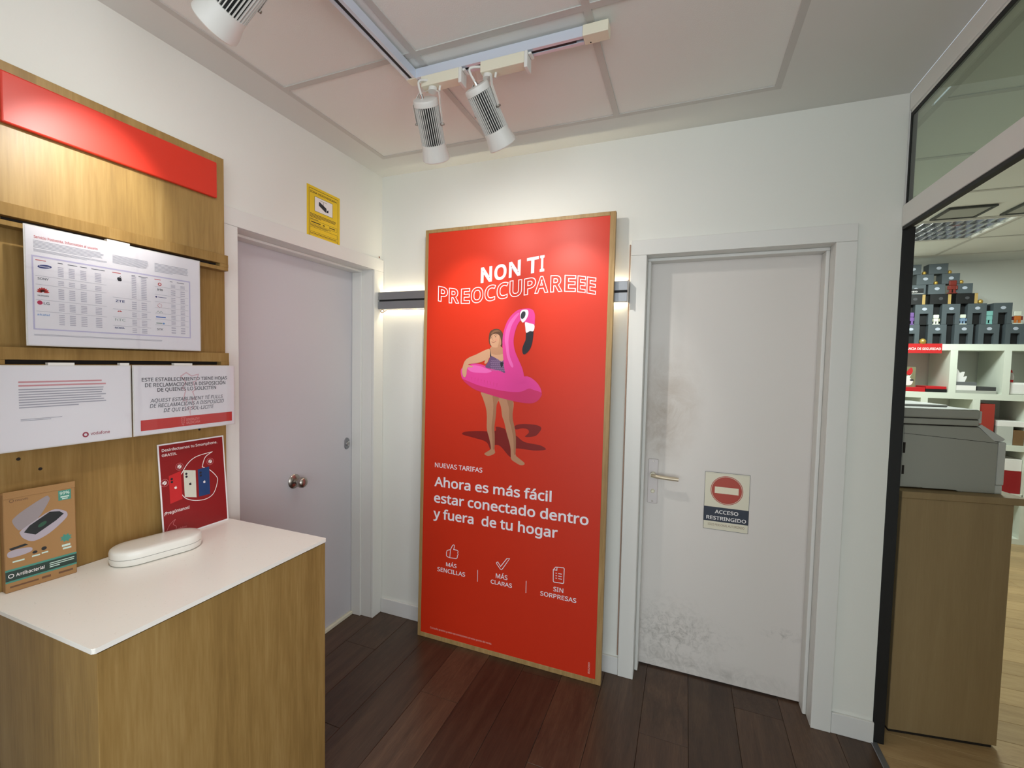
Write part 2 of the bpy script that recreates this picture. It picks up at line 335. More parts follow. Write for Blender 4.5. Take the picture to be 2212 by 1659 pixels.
 'Y': (454, '227,291 376,573 454,573 263,222 263,0 191,0 191,219 0,573 79,573'),
 'Z': (459, '427,0 30,0 30,55 332,508 40,508 40,573 419,573 419,518 118,64 427,64'),
 '_': (356, '358,-123 -2,-123 -2,-72 358,-72'),
 'a': (450, '231,437 279,433 318,422 347,403 376,358 385,293 385,0 334,0 320,61 317,61 298,40 279,22 258,9 234,-1 206,-6 172,-8 136,-5 103,6 75,23 55,48 41,80 37,119 50,176 87,219 127,238 179,251 243,257 316,259 316,285 310,330 293,359 265,375 227,380 194,378 163,370 106,347 84,400 115,414 151,426 190,434;252,208 184,200 141,182 118,155 110,119 115,87 132,66 157,53 188,49 238,56 279,79 306,117 315,172 315,210'),
 'b': (493, '139,461 138,410 135,373 139,373 161,398 189,419 226,432 272,437 322,431 365,412 401,381 428,338 444,283 449,215 447,168 439,127 427,91 400,48 365,17 322,-2 272,-8 226,-3 189,10 161,31 139,55 133,55 119,0 68,0 68,609 139,609;260,379 219,374 188,361 165,339 150,308 142,268 139,217 139,214 142,165 150,125 165,93 202,61 261,51 312,61 348,93 363,126 373,166 376,216 373,265 363,306 348,338 311,368'),
 'c': (385, '241,-8 187,-2 139,15 99,45 69,87 55,123 47,165 44,213 47,262 56,305 71,342 102,385 142,415 191,432 245,438 278,436 309,431 336,424 358,415 337,356 292,370 267,374 244,376 204,371 172,358 148,335 131,303 120,263 117,213 120,166 131,126 148,94 172,71 202,58 240,53 273,55 302,60 328,68 351,78 351,15 328,5 304,-2 275,-7'),
 'd': (493, '221,-8 171,-2 128,17 92,48 65,91 49,146 44,214 49,282 66,338 93,381 128,413 171,432 221,438 253,436 280,429 303,420 323,407 340,391 354,374 359,374 356,405 354,438 354,609 425,609 425,0 368,0 358,58 354,58 340,40 323,24 303,11 279,1 252,-6;232,51 290,60 328,88 348,135 355,200 355,213 352,263 343,304 329,336 291,369 231,379 181,368 146,334 130,300 120,260 117,213 120,165 130,125 146,93 181,61'),
 'e': (452, '234,438 286,432 329,414 364,385 390,346 406,299 411,244 411,201 117,201 127,137 154,90 197,62 254,52 293,54 327,60 359,69 392,82 392,20 359,8 327,-1 292,-6 251,-8 194,-2 143,17 101,48 70,91 56,126 47,167 44,212 47,257 55,297 68,333 96,378 134,411 181,431;233,380 188,372 154,348 130,309 119,257 338,257 335,292 326,322 312,346 292,364 266,376'),
 'f': (276, '266,375 158,375 158,0 87,0 87,375 12,375 12,408 87,432 87,457 92,507 104,547 124,577 152,597 186,609 227,613 252,612 274,609 310,599 292,544 262,552 228,556 197,550 175,532 162,502 158,458 158,430 266,430'),
 'g': (493, '221,438 261,434 297,422 329,402 355,373 359,373 369,430 425,430 425,-7 420,-63 404,-109 378,-146 341,-172 293,-187 233,-192 188,-191 147,-186 110,-177 78,-165 78,-100 111,-114 149,-125 191,-132 237,-134 286,-126 324,-101 347,-63 355,-13 355,4 356,32 358,57 354,57 329,28 299,8 263,-4 221,-8 170,-2 126,18 91,51 65,95 49,149 44,214 49,278 65,332 91,377 126,411 169,431;230,379 197,374 169,359 147,336 130,303 120,262 117,213 120,165 130,124 146,92 182,60 232,50 262,52 288,58 309,69 326,85 340,105 349,131 354,161 356,197 356,214 353,267 343,309 326,340 302,362 270,374'),
 'h': (496, '139,431 138,399 135,370 140,370 155,391 174,407 196,420 221,429 247,435 273,437 321,433 360,421 391,400 413,370 426,330 431,280 431,0 361,0 361,275 355,321 338,353 308,372 265,379 222,374 189,360 166,338 150,308 142,269 139,222 139,0 68,0 68,609 139,609'),
 'i': (207, '139,430 139,0 68,0 68,430;104,591 119,588 133,580 142,566 145,546 142,526 133,512 119,504 104,501 88,504 75,512 66,526 63,546 66,566 75,580 88,588'),
 'l': (207, '139,0 68,0 68,609 139,609'),
 'm': (750, '540,438 603,429 649,401 669,371 681,330 685,280 685,0 615,0 615,277 610,321 594,353 567,372 528,379 474,369 438,342 418,298 411,237 411,0 342,0 342,277 339,308 332,333 320,353 303,367 281,376 253,379 215,374 185,360 164,338 150,308 141,269 139,223 139,0 68,0 68,430 125,430 136,371 140,371 155,392 173,409 194,422 217,431 241,436 266,438 312,433 349,420 378,398 398,366 402,366 427,398 461,420 499,433'),
 'n': (496, '275,438 322,434 361,421 391,401 413,371 426,330 431,280 431,0 361,0 361,275 355,321 338,353 308,372 265,379 204,368 166,338 146,289 139,223 139,0 68,0 68,430 125,430 136,371 140,371 156,392 175,409 198,422 222,431 248,436'),
 'o': (485, '442,216 438,165 428,121 411,82 388,51 359,25 324,7 285,-4 241,-8 200,-4 163,7 129,25 100,51 77,82 59,121 48,165 44,216 47,261 55,301 68,336 97,380 137,412 186,431 244,438 299,431 347,412 387,380 417,336 431,301 439,261;117,216 120,169 130,128 147,95 172,71 203,56 243,51 282,56 314,71 339,95 356,128 366,169 369,216 365,263 355,303 338,335 314,359 282,374 242,379 185,368 147,335 130,303 120,263'),
 'p': (493, '273,438 322,432 365,413 401,383 428,339 444,284 449,216 447,170 439,129 427,93 401,49 365,17 322,-2 272,-8 241,-6 213,1 190,11 170,24 153,38 139,55 134,55 137,20 139,-16 139,-192 68,-192 68,430 126,430 136,371 139,371 153,389 170,405 189,419 213,429 240,436;260,379 221,374 190,362 167,342 152,313 142,275 139,229 139,216 142,167 150,126 165,93 188,70 220,55 261,51 297,56 326,72 348,98 364,131 373,171 376,217 373,262 363,302 348,334 311,367'),
 'r': (331, '269,438 295,437 319,433 310,368 287,372 264,374 240,371 217,363 195,351 176,334 161,313 149,289 141,261 139,229 139,0 68,0 68,430 126,430 134,351 137,351 152,374 170,395 191,413 214,426 240,435'),
 's': (384, '348,119 343,80 327,49 302,24 268,6 226,-4 176,-8 135,-6 99,-1 68,8 42,19 42,83 70,71 104,60 141,52 178,49 224,53 256,66 274,86 280,112 278,128 271,141 259,154 239,167 212,180 174,196 135,212 103,228 76,245 57,266 45,292 41,324 52,372 85,408 118,425 157,435 202,438 240,436 275,430 308,421 339,409 315,353 258,372 228,378 197,380 159,377 131,366 114,350 108,328 111,312 119,298 133,286 154,274 219,246 257,231 289,215 314,197 333,176 344,150'),
 't': (289, '212,50 245,53 272,59 272,5 258,0 240,-4 200,-8 167,-5 138,4 112,20 91,44 78,79 74,125 74,375 13,375 13,409 75,437 103,528 144,528 144,430 269,430 269,375 144,375 144,127 149,93 163,69 185,54'),
 'u': (496, '427,430 427,0 370,0 359,57 356,57 340,36 321,20 298,8 273,-1 247,-6 220,-8 173,-4 134,8 103,29 81,59 68,99 63,148 63,430 135,430 135,153 141,108 158,76 188,57 230,51 273,55 306,69 330,91 345,121 354,160 357,206 357,430'),
 'v': (407, '163,0 0,430 75,430 167,176 180,137 193,96 201,63 204,63 214,96 227,138 241,176 332,430 407,430 244,0'),
 'w': (630, '346,243 336,276 328,308 321,335 316,357 313,357 308,335 302,307 294,275 284,242 207,1 127,1 9,431 82,431 141,201 153,154 163,109 169,73 172,73 178,97 185,128 193,160 201,188 277,431 354,431 428,188 440,149 451,109 457,74 460,74 466,108 477,153 489,201 549,431 621,431 502,1 419,1'),
 'y': (409, '1,430 76,430 169,185 184,144 196,105 205,68 209,68 224,121 245,186 333,430 409,430 224,-59 207,-97 188,-130 165,-156 138,-176 106,-188 67,-192 34,-190 9,-186 9,-130 30,-133 56,-135 79,-132 99,-126 116,-114 130,-99 142,-80 152,-59 174,-2'),
 '¡': (216, '83,265 130,265 150,-146 63,-146;157,383 154,358 143,342 127,333 107,330 89,333 73,342 61,358 58,383 61,408 73,425 89,435 107,438 127,435 143,425 154,408'),
 'Á': (512, '437,0 368,177 141,177 73,0 0,0 224,575 289,575 512,0;282,415 274,438 263,473 255,500 247,468 238,438 230,415 165,241 346,241;374,749 353,722 323,688 290,656 259,629 213,629 213,638 239,674 266,717 289,757 374,757'),
 'É': (446, '398,0 78,0 78,573 398,573 398,509 150,509 150,330 383,330 383,268 150,268 150,63 398,63;363,749 342,722 312,688 279,656 249,629 202,629 202,638 228,674 256,717 278,757 363,757'),
 'Ó': (626, '577,287 576,244 570,204 561,166 540,116 510,73 473,38 428,13 375,-3 314,-8 251,-3 196,13 151,39 114,73 85,116 65,167 56,204 51,245 49,288 52,344 62,396 78,442 100,482 130,517 166,545 208,565 258,577 314,581 369,577 417,565 459,545 495,517 524,483 547,442 564,396 574,344;125,287 127,241 134,200 145,163 171,117 207,83 255,62 314,55 373,62 420,83 456,117 481,163 492,200 499,241 501,287 496,354 481,411 456,457 421,491 373,511 314,518 255,511 207,490 171,457 145,411 134,374 127,333;432,749 411,722 381,688 348,656 318,629 271,629 271,638 297,674 325,717 347,757 432,757'),
 'á': (450, '231,437 279,433 318,422 347,403 376,358 385,293 385,0 334,0 320,61 317,61 298,40 279,22 258,9 234,-1 206,-6 172,-8 136,-5 103,6 75,23 55,48 41,80 37,119 50,176 87,219 127,238 179,251 243,257 316,259 316,285 310,330 293,359 265,375 227,380 194,378 163,370 106,347 84,400 115,414 151,426 190,434;252,208 184,200 141,182 118,155 110,119 115,87 132,66 157,53 188,49 238,56 279,79 306,117 315,172 315,210;344,606 323,579 293,546 260,513 229,486 183,486 183,496 209,532 237,575 259,614 344,614'),
 'ó': (485, '442,216 438,165 428,121 411,82 388,51 359,25 324,7 285,-4 241,-8 200,-4 163,7 129,25 100,51 77,82 59,121 48,165 44,216 47,261 55,301 68,336 97,380 137,412 186,431 244,438 299,431 347,412 387,380 417,336 431,301 439,261;117,216 120,169 130,128 147,95 172,71 203,56 243,51 282,56 314,71 339,95 356,128 366,169 369,216 365,263 355,303 338,335 314,359 282,374 242,379 185,368 147,335 130,303 120,263;362,606 341,579 311,546 278,513 247,486 200,486 200,496 227,532 254,575 277,614 362,614'),
 'ú': (496, '427,430 427,0 370,0 359,57 356,57 340,36 321,20 298,8 273,-1 247,-6 220,-8 173,-4 134,8 103,29 81,59 68,99 63,148 63,430 135,430 135,153 141,108 158,76 188,57 230,51 273,55 306,69 330,91 345,121 354,160 357,206 357,430;366,606 346,579 316,546 283,513 252,486 205,486 205,496 231,532 259,575 281,614 366,614'),
 ' ': (209, ''),
}
def text_geo(body, bold=0.0, outline=0.0, shear=0.0, fat=False):
    """letter outlines filled as a flat 2D curve; bold adds a ribbon along the contour, outline draws the ribbon alone"""
    key = (body, bold, outline, shear, fat)
    if key in _TXT: return _TXT[key]
    V, F, conts = [], [], []
    x = 0.0
    for ch in body:
        adv, data = GLYPH.get(ch, GLYPH[' '])
        for cont in (data.split(';') if data else []):
            pts = [tuple(int(v)/1000 for v in p.split(',')) for p in cont.split()]
            conts.append([(x+px+shear*py, py) for px, py in pts])
        x += adv/1000
    if fat:                       # widen the outlines themselves, then fill
        conts = [[(v.x, v.y) for v in stroke_geo(c, bold*2, True)[0][0::2]] for c in conts]
    if not outline:
        cu = bpy.data.curves.new('t', 'CURVE'); cu.dimensions = '2D'; cu.fill_mode = 'BOTH'
        for pts in conts:
            sp = cu.splines.new('POLY'); sp.points.add(len(pts)-1); sp.use_cyclic_u = True
            for i, (px, py) in enumerate(pts): sp.points[i].co = (px, py, 0, 1)
        o = bpy.data.objects.new('t', cu); C.objects.link(o)
        dg = bpy.context.evaluated_depsgraph_get(); dg.update()
        me = bpy.data.meshes.new_from_object(o.evaluated_get(dg))
        V = [(v.co.x, v.co.y, 0) for v in me.vertices]; F = [tuple(p.vertices) for p in me.polygons]
        bpy.data.objects.remove(o); bpy.data.meshes.remove(me); bpy.data.curves.remove(cu)
    w = outline*2 if outline else (0 if fat else bold*2)
    if w > 0:
        for pts in conts:
            if outline and bold:      # widen the letter first, then draw its contour
                rv, _ = stroke_geo(pts, bold*2, True); pts = [(v.x, v.y) for v in rv[0::2]]
            rv, rf = stroke_geo(pts, w, True); k = len(V)
            V += [(v.x, v.y, .22) for v in rv]; F += [tuple(i+k for i in f) for f in rf]
    _TXT[key] = (V, F); return V, F
CAP = None
def capheight(bold):
    V, F = text_geo('H', bold); return min(v[1] for v in V), max(v[1] for v in V)
def text(body, u0, u1, vb, vc, mat, parent, bold=.0, lay=2, y=0, name='lettering', shear=0, label=None, words=False):
    """letters fitted between u0..u1, baseline vb, capital height up to vc"""
    bold *= .62
    V, F = text_geo(body, bold, 0, shear)
    a = min(v[0] for v in V); b = max(v[0] for v in V); lo, hi = capheight(bold)
    W = [(u0+(v[0]-a)/(b-a)*(u1-u0), y-(lay+v[2])*LAYER, vb+(v[1]-lo)/(hi-lo)*(vc-vb)) for v in V]
    if not words or ' ' not in body: return flat(name, W, F, mat, parent, label)
    cuts = []; x = 0.0                      # one part per word
    for ch in body:
        adv = GLYPH.get(ch, GLYPH[' '])[0]/1000
        if ch == ' ': cuts.append(x+adv/2)
        x += adv
    groups = {}
    for f in F:
        cx = sum(V[i][0] for i in f)/len(f); groups.setdefault(sum(cx > c for c in cuts), []).append(f)
    for k in sorted(groups):
        idx = {}; fs = []
        for f in groups[k]: fs.append([idx.setdefault(i, len(idx)) for i in f])
        flat(name, [W[i] for i in idx], fs, mat, parent, label)
def interp(pts, x):
    if x <= pts[0][0]: return pts[0][1]
    for (x0, y0), (x1, y1) in zip(pts, pts[1:]):
        if x <= x1: return y0+(y1-y0)*(x-x0)/(x1-x0)
    return pts[-1][1]
def warp_letter(ch, u0, u1, base, top, mat, parent, bold=.02, outline=0, lay=2):
    V, F = text_geo(ch, bold, outline, 0, not outline)
    a = min(v[0] for v in V); b = max(v[0] for v in V); lo = min(v[1] for v in V); hi = max(v[1] for v in V)
    W = []
    for x, z, _ in V:
        u = u0+(x-a)/(b-a)*(u1-u0); t = (z-lo)/(hi-lo)
        W.append((u, -lay*LAYER, interp(base, u)*(1-t)+interp(top, u)*t))
    return flat('lettering', W, F, mat, parent)

# ================================================================== SETTING
H = 2.60
# ---- dark laminate floor, plank by plank
fl = struct('floor', 'dark walnut laminate plank floor of the shop', 'floor')
bm = NB(); box(bm, -.2, 4.6, -5.2, .2, -.05, -.0105); obj('floor_base', bm, M['floor_base'], fl)
PW, PL = .193, 1.25
bm = NB(); box(bm, -PW/2+.0005, PW/2-.0005, -PL/2+.0005, PL/2-.0005, -.0100, 0, .0012, 1)
p0 = obj('plank', bm, M['floor'], fl); first = True
x = -.17; col = 0
while x < 4.5:
    xe = x+PW
    ymax = .155 if x < 2.461 else -1.665
    if xe > 2.46 and x < 2.46: xe = 2.462
    off = (col*.47) % PL
    y = ymax-off
    segs = [(ymax-off, ymax)] if off > .05 else []
    while y > -5.0:
        segs.append((max(y-PL, -5.0), y)); y -= PL
    for a, b in segs:
        if b-a < .03: continue
        o = p0 if first else p0.copy()
        if not first: C.objects.link(o)
        first = False
        o.parent = fl; o.location = ((x+xe)/2, (a+b)/2, 0); o.scale = ((xe-x)/PW, (b-a)/PL, 1)
    x = xe; col += 1
# ---- tan laminate floor of the office behind the partition
fo = struct('floor', 'tan laminate plank floor of the office behind the partition', 'floor')
bm = NB(); box(bm, 2.39, 6.0, -1.6, 3.6, -.05, -.0105); obj('floor_base', bm, M['floor_base'], fo)
bm = NB(); box(bm, -.6+.0005, .6-.0005, -.07+.0005, .07-.0005, -.0100, 0, .001, 1)
q0 = obj('plank', bm, M['tan'], fo); first = True
for r in range(36):
    yy = -1.6+.14*r+.07
    if yy > 3.45: break
    x = 2.478-(.45*r % 1.2)
    while x < 5.3:
        a, b = max(x, 2.478), min(x+1.2, 5.4); x += 1.2
        if b-a < .03: continue
        o = q0 if first else q0.copy()
        if not first: C.objects.link(o)
        first = False
        o.parent = fo; o.location = ((a+b)/2, yy, 0); o.scale = ((b-a)/1.2, 1, 1)
bm = NB(); box(bm, 2.458, 2.482, -1.6, -.002, .0005, .006, .002); 
tag(obj('trim_1', bm, M['alu']), 'thin metal threshold strip between dark and tan floor', 'threshold', kind='structure')

# ---- ceiling: plaster border, metal grid, lay-in tiles
ce = struct('ceiling', 'suspended tile ceiling of the shop with plaster border', 'ceiling')
GX = [.165, .775, 1.380, 1.985]; GY = [-.205, -.830, -1.435, -2.040, -2.645, -3.250, -3.855, -4.460]
def slab(parent, x0, x1, y0, y1, z0=H, z1=H+.04, name='plaster_border', mat='plaster'):
    b = NB(); box(b, x0, x1, y0, y1, z0, z1); return obj(name, b, M[mat], parent)
slab(ce, 0, GX[0]-.012, -5.0, 0); slab(ce, GX[0]-.012, GX[3]+.012, GY[0]+.012, 0)
slab(ce, GX[3]+.012, 2.4638, -5.0, 0); slab(ce, GX[0]-.012, GX[3]+.012, -5.0, GY[-1]-.012)
slab(ce, 2.464, 4.5, -5.0, -1.662)
def grid(parent, gx, gy, w=.024):
    for gxv in gx: slab(parent, gxv-w/2, gxv+w/2, gy[-1]-w/2, gy[0]+w/2, H-.0004, H+.0030, 'grid_bar', 'tbar')
    for gyv in gy:
        for a, b in zip(gx, gx[1:]): slab(parent, a+w/2, b-w/2, gyv-w/2, gyv+w/2, H-.0004, H+.0030, 'grid_bar', 'tbar')
grid(ce, GX, GY)
tmesh = {}
def tiles(parent, gx, gy, skip=()):
    for i, (a, b) in enumerate(zip(gx, gx[1:])):
        for j, (c, d) in enumerate(zip(gy[1:], gy)):
            if (i, j) in skip: continue
            k = (round(b-a, 3), round(d-c, 3))
            if k not in tmesh:
                bm = NB(); box(bm, -(b-a)/2+.002, (b-a)/2-.002, -(d-c)/2+.002, (d-c)/2-.002, 0, .012, .002, 1)
                o = obj('ceiling_tile', bm, M['tile'], parent); tmesh[k] = o.data
            else:
                o = bpy.data.objects.new('ceiling_tile', tmesh[k]); C.objects.link(o); o.parent = parent
            o.location = ((a+b)/2, (c+d)/2, H+.0033)
tiles(ce, GX, GY)
# office ceiling
co = struct('ceiling', 'tile ceiling of the office seen through the partition', 'ceiling')
OX = [2.60, 3.20, 3.80, 4.40, 5.00, 5.60]; OY = [3.10, 2.50, 1.90, 1.30, .70, .10, -.50, -1.10]
grid(co, OX, OY); tiles(co, OX, OY, skip={(1, 1)})
slab(co, 2.5255, 2.588, -1.6, .0); slab(co, 2.395, 2.588, .13, 3.5); slab(co, 5.612, 6.0, -1.6, 3.5); slab(co, 2.588, 5.612, 3.112, 3.5); slab(co, 2.588, 5.612, -1.6, -1.112)

# ---- walls
bm = NB(); box(bm, -.2, 1.490, 0, .16, 0, H+.04); box(bm, 2.264, 2.464, 0, .16, 0, H+.04); box(bm, 1.490, 2.264, 0, .16, 2.064, H+.04)
struct('wall_back', 'white painted wall behind the leaning poster', 'wall', bm, M['wall'])
bm = NB(); box(bm, -.2, 0, -5.0, -.938, 0, H+.04); box(bm, -.2, 0, -.067, 0, 0, H+.04); box(bm, -.2, 0, -.938, -.067, 2.066, H+.04)
struct('wall_left', 'white painted wall carrying the oak display board', 'wall', bm, M['wall'])
bm = NB(); box(bm, -.2, .25, -5.2, -5.0, 0, H+.04); box(bm, 4.2, 4.7, -5.2, -5.0, 0, H+.04); box(bm, .25, 4.2, -5.2, -5.0, 2.45, H+.04); box(bm, .25, 4.2, -5.2, -5.0, 0, .25)
struct('wall_front', 'white shopfront wall around the shop window', 'wall', bm, M['wall'])
w = struct('window_1', 'wide shop window letting in daylight', 'window')
bm = NB(); box(bm, .25, 4.2, -5.12, -5.08, .25, .30); box(bm, .25, 4.2, -5.12, -5.08, 2.40, 2.45); box(bm, .25, .30, -5.12, -5.08, .30, 2.40); box(bm, 4.15, 4.2, -5.12, -5.08, .30, 2.40); box(bm, 2.2, 2.25, -5.12, -5.08, .30, 2.40)
obj('window_frame', bm, M['alu'], w)
for a, b in ((.30, 2.2), (2.25, 4.15)):
    bm = NB(); box(bm, a, b, -5.103, -5.097, .30, 2.40); obj('pane', bm, M['clearglass'], w)
bm = NB(); box(bm, 4.5, 4.7, -5.0, -4.75, 0, H+.04); box(bm, 4.5, 4.7, -1.85, -1.60, 0, H+.04); box(bm, 4.5, 4.7, -4.75, -1.85, 2.45, H+.04); box(bm, 4.5, 4.7, -4.75, -1.85, 0, .25); box(bm, 2.464, 4.5, -1.66, -1.60, 0, H+.04)
struct('wall_right', 'white wall on the far side of the shop', 'wall', bm, M['wall'])
w = struct('window_3', 'side shop window added for its daylight, behind the camera on the right', 'window')  # unseen, added as the source of the daylight from the right
bm = NB(); box(bm, 4.58, 4.62, -4.75, -1.85, .25, .30); box(bm, 4.58, 4.62, -4.75, -1.85, 2.40, 2.45); box(bm, 4.58, 4.62, -4.75, -4.70, .30, 2.40); box(bm, 4.58, 4.62, -1.90, -1.85, .30, 2.40)
obj('window_frame', bm, M['alu'], w)
bm = NB(); box(bm, 4.597, 4.603, -4.70, -1.90, .30, 2.40); obj('pane', bm, M['clearglass'], w)
# office shell
bm = NB(); box(bm, 2.30, 6.2, 3.5, 3.7, 0, H+.04); box(bm, 6.0, 6.2, -1.6, 3.5, 0, H+.04); box(bm, 2.20, 2.395, .165, 3.5, 0, H+.04)
struct('wall_office', 'pale office wall behind the white cube shelves', 'wall', bm, M['wall'])

# ---- partition: white timber beams, black post, tinted transom
pt = struct('wall_partition', 'glazed partition with white beams and black post beside the office', 'partition')
bm = NB(); box(bm, 2.464, 2.525, -1.60, -.001, 2.532, 2.60, .003); obj('top_beam', bm, M['trim'], pt)
bm = NB(); box(bm, 2.470, 2.515, -1.60, -.001, 2.524, 2.532); obj('glazing_bead', bm, M['trim'], pt)
bm = NB(); box(bm, 2.460, 2.482, -1.60, -.001, 2.092, 2.173, .003); obj('middle_beam', bm, M['trim'], pt)
bm = NB(); box(bm, 2.463, 2.482, -1.60, -.001, 2.079, 2.0915); obj('frame_head', bm, M['black'], pt)
bm = NB(); box(bm, 2.4645, 2.4695, .0, .12, 2.092, H); obj('post_cap', bm, M['trim'], pt)
bm = NB(); box(bm, 2.4697, 2.492, .002, .12, 2.092, H); obj('post_cap', bm, M['gasket'], pt)
bm = NB(); box(bm, 2.4645, 2.506, .0, .12, 0, 2.0915, .002); obj('post', bm, M['black'], pt, label='rough black post at the wall end')
bm = NB(); box(bm, 2.456, 2.53, -1.60, -1.549, .001, 2.075, .002); obj('post', bm, M['trim'], pt)
tr = struct('window_2', 'greenish tinted transom pane above the partition beam', 'window')
bm = NB(); box(bm, 2.470, 2.480, -1.6, -.002, 2.508, 2.5235); box(bm, 2.470, 2.480, -.010, -.002, 2.174, 2.508); obj('gasket', bm, M['gasket'], tr)
bm = NB(); box(bm, 2.472, 2.478, -1.6, -.0105, 2.174, 2.5075); obj('pane', bm, M['glass'], tr)

bm = NB(); box(bm, 2.4645, 2.5245, -1.5485, -1.000, .001, 2.0755); obj('daylight_block_panel', bm, M['wall'], pt)  # added out of view to keep shop daylight off the office furniture
# ---- baseboards
bm = NB(); box(bm, .0165, 1.4345, -.012, -.0005, .0005, .088, .002)
tag(obj('baseboard_back', bm, M['base']), 'white baseboard running behind the leaning poster', 'baseboard', kind='structure')
bm = NB(); box(bm, 2.3195, 2.466, -.012, -.0005, .0005, .088, .002)
tag(obj('baseboard_right', bm, M['base']), 'short white baseboard between the door casing and black post', 'baseboard', kind='structure')

# ---- door in the left wall: lilac grey security door
d1 = struct('door_1', 'plain lilac grey door with round steel knob beside the display board', 'door')
bm = NB(); box(bm, .0005, .015, -.990, -.920, .0005, 2.048, .002); obj('casing', bm, M['trim'], d1)
bm = NB(); box(bm, .0005, .015, -.085, -.0015, .0005, 2.048, .002); obj('casing', bm, M['trim'], d1)
bm = NB(); box(bm, .0005, .015, -.990, -.0015, 2.0485, 2.118, .002); obj('casing', bm, M['trim'], d1)
bm = NB(); box(bm, -.199, 0, -.0850, -.0675, .0005, 2.065); box(bm, -.199, 0, -.9375, -.920, .0005, 2.065); box(bm, -.199, 0, -.920, -.085, 2.048, 2.065)
obj('jamb', bm, M['trim'], d1)
bm = NB(); box(bm, -.134, -.068, -.097, -.0852, .001, 2.036, .002); box(bm, -.134, -.068, -.9198, -.908, .001, 2.036, .002); box(bm, -.134, -.068, -.9198, -.0852, 2.036, 2.0478, .002)
obj('door_stop', bm, M['trim'], d1)
bm = NB(); box(bm, -.178, -.1355, -.917, -.088, .022, 2.045, .002); lf = obj('leaf', bm, M['leaf_grey'], d1)
bm = NB(); box(bm, -.150, -.122, -.907, -.098, .0005, .021, .003); obj('threshold', bm, M['cream'], d1)
k = bpy.data.objects.new('knob', None)
RX = Matrix.Rotation(math.pi/2, 4, 'Y')
bm = NB(); lathe(bm, [(.0005, 0), (.036, 0), (.0365, .003), (.033, .007), (.020, .012), (.0005, .013)], 40, Matrix.Translation((-.135, -.512, .909)) @ RX); r_ = obj('rosette', bm, M['steel'], d1, True)
bm = NB(); lathe(bm, [(.0005, 0.008), (.012, .008), (.011, .024), (.018, .032), (.0255, .042), (.0275, .052), (.026, .062), (.020, .069), (.010, .072), (.0005, .0725)], 40, Matrix.Translation((-.135, -.512, .909)) @ RX); obj('knob', bm, M['steel'], d1, True, 'round satin steel knob')
bpy.data.objects.remove(k)
bm = NB()
for i in range(1):
    pts = []
    for t in range(32):
        a = 2*math.pi*t/32; pts.append((.019*math.cos(a), .022*math.sin(a)+(.012 if math.sin(a) > 0 else -.012)))
    va = [bm.verts.new((-.1355, -.137+u, 1.042+v)) for u, v in pts]; vb = [bm.verts.new((-.128, -.137+u*.88, 1.042+v*.92)) for u, v in pts]
    bm.faces.new(vb)
    for t in range(32): bm.faces.new((va[t], va[(t+1) % 32], vb[(t+1) % 32], vb[t]))
es = obj('lock_plate', bm, M['alu'], d1, True)
bm = NB(); lathe(bm, [(.0005, .006), (.014, .006), (.013, .014), (.009, .016), (.0005, .016)], 32, Matrix.Translation((-.135, -.137, 1.042)) @ RX); obj('lock_cylinder', bm, M['chrome'], es, True)
bm = NB(); box(bm, -.1195, -.1180, -.1385, -.1355, 1.036, 1.050); obj('keyhole', bm, M['black'], es)

for nm, pts, ax in (('paint_chip', [(-.030, 2.131), (-.027, 2.142), (-.024, 2.136), (-.019, 2.140), (-.017, 2.130), (-.023, 2.127)], 'x'), ('paint_chip', [(.004, 2.062), (.009, 2.055), (.006, 2.045), (.011, 2.034), (.004, 2.032), (.001, 2.040), (.005, 2.048)], 'y'), ('paint_chip', [(.003, 2.120), (.007, 2.124), (.009, 2.117), (.005, 2.114)], 'y')):
    V = [(.0006, a, b) if ax == 'x' else (a, -.0006, b) for a, b in pts]
    flat(nm, V, [list(range(len(V)))], plain('bare_plaster', srgb(150, 108, 84), .9), d1)
# ---- door in the back wall: scuffed white door
m, n, l, p = new_mat('scuffed_white_door_paint'); M['leaf_white'] = m
tc = n.new('ShaderNodeTexCoord'); p.inputs['Roughness'].default_value = .5
def blot(cx, cz, rx, rz, scale, lo, hi):
    mp = n.new('ShaderNodeMapping'); mp.inputs['Location'].default_value = (-cx/rx, 0, -cz/rz); mp.inputs['Scale'].default_value = (1/rx, 0, 1/rz)
    l.new(tc.outputs['Object'], mp.inputs['Vector'])
    g = n.new('ShaderNodeTexGradient'); g.gradient_type = 'SPHERICAL'; l.new(mp.outputs['Vector'], g.inputs['Vector'])
    nz = n.new('ShaderNodeTexNoise'); nz.inputs['Scale'].default_value = scale; nz.inputs['Detail'].default_value = 6; nz.inputs['Roughness'].default_value = .7; nz.inputs['Distortion'].default_value = 1.5
    l.new(tc.outputs['Object'], nz.inputs['Vector'])
    mr = n.new('ShaderNodeMapRange'); mr.inputs['From Min'].default_value = lo; mr.inputs['From Max'].default_value = hi
    l.new(nz.outputs['Fac'], mr.inputs['Value'])
    mu = n.new('ShaderNodeMath'); mu.operation = 'MULTIPLY'; mu.use_clamp = True
    l.new(mr.outputs['Result'], mu.inputs[0]); l.new(g.outputs['Fac'], mu.inputs[1])
    return mu.outputs[0]
base = srgb(224, 218, 212); colr = None
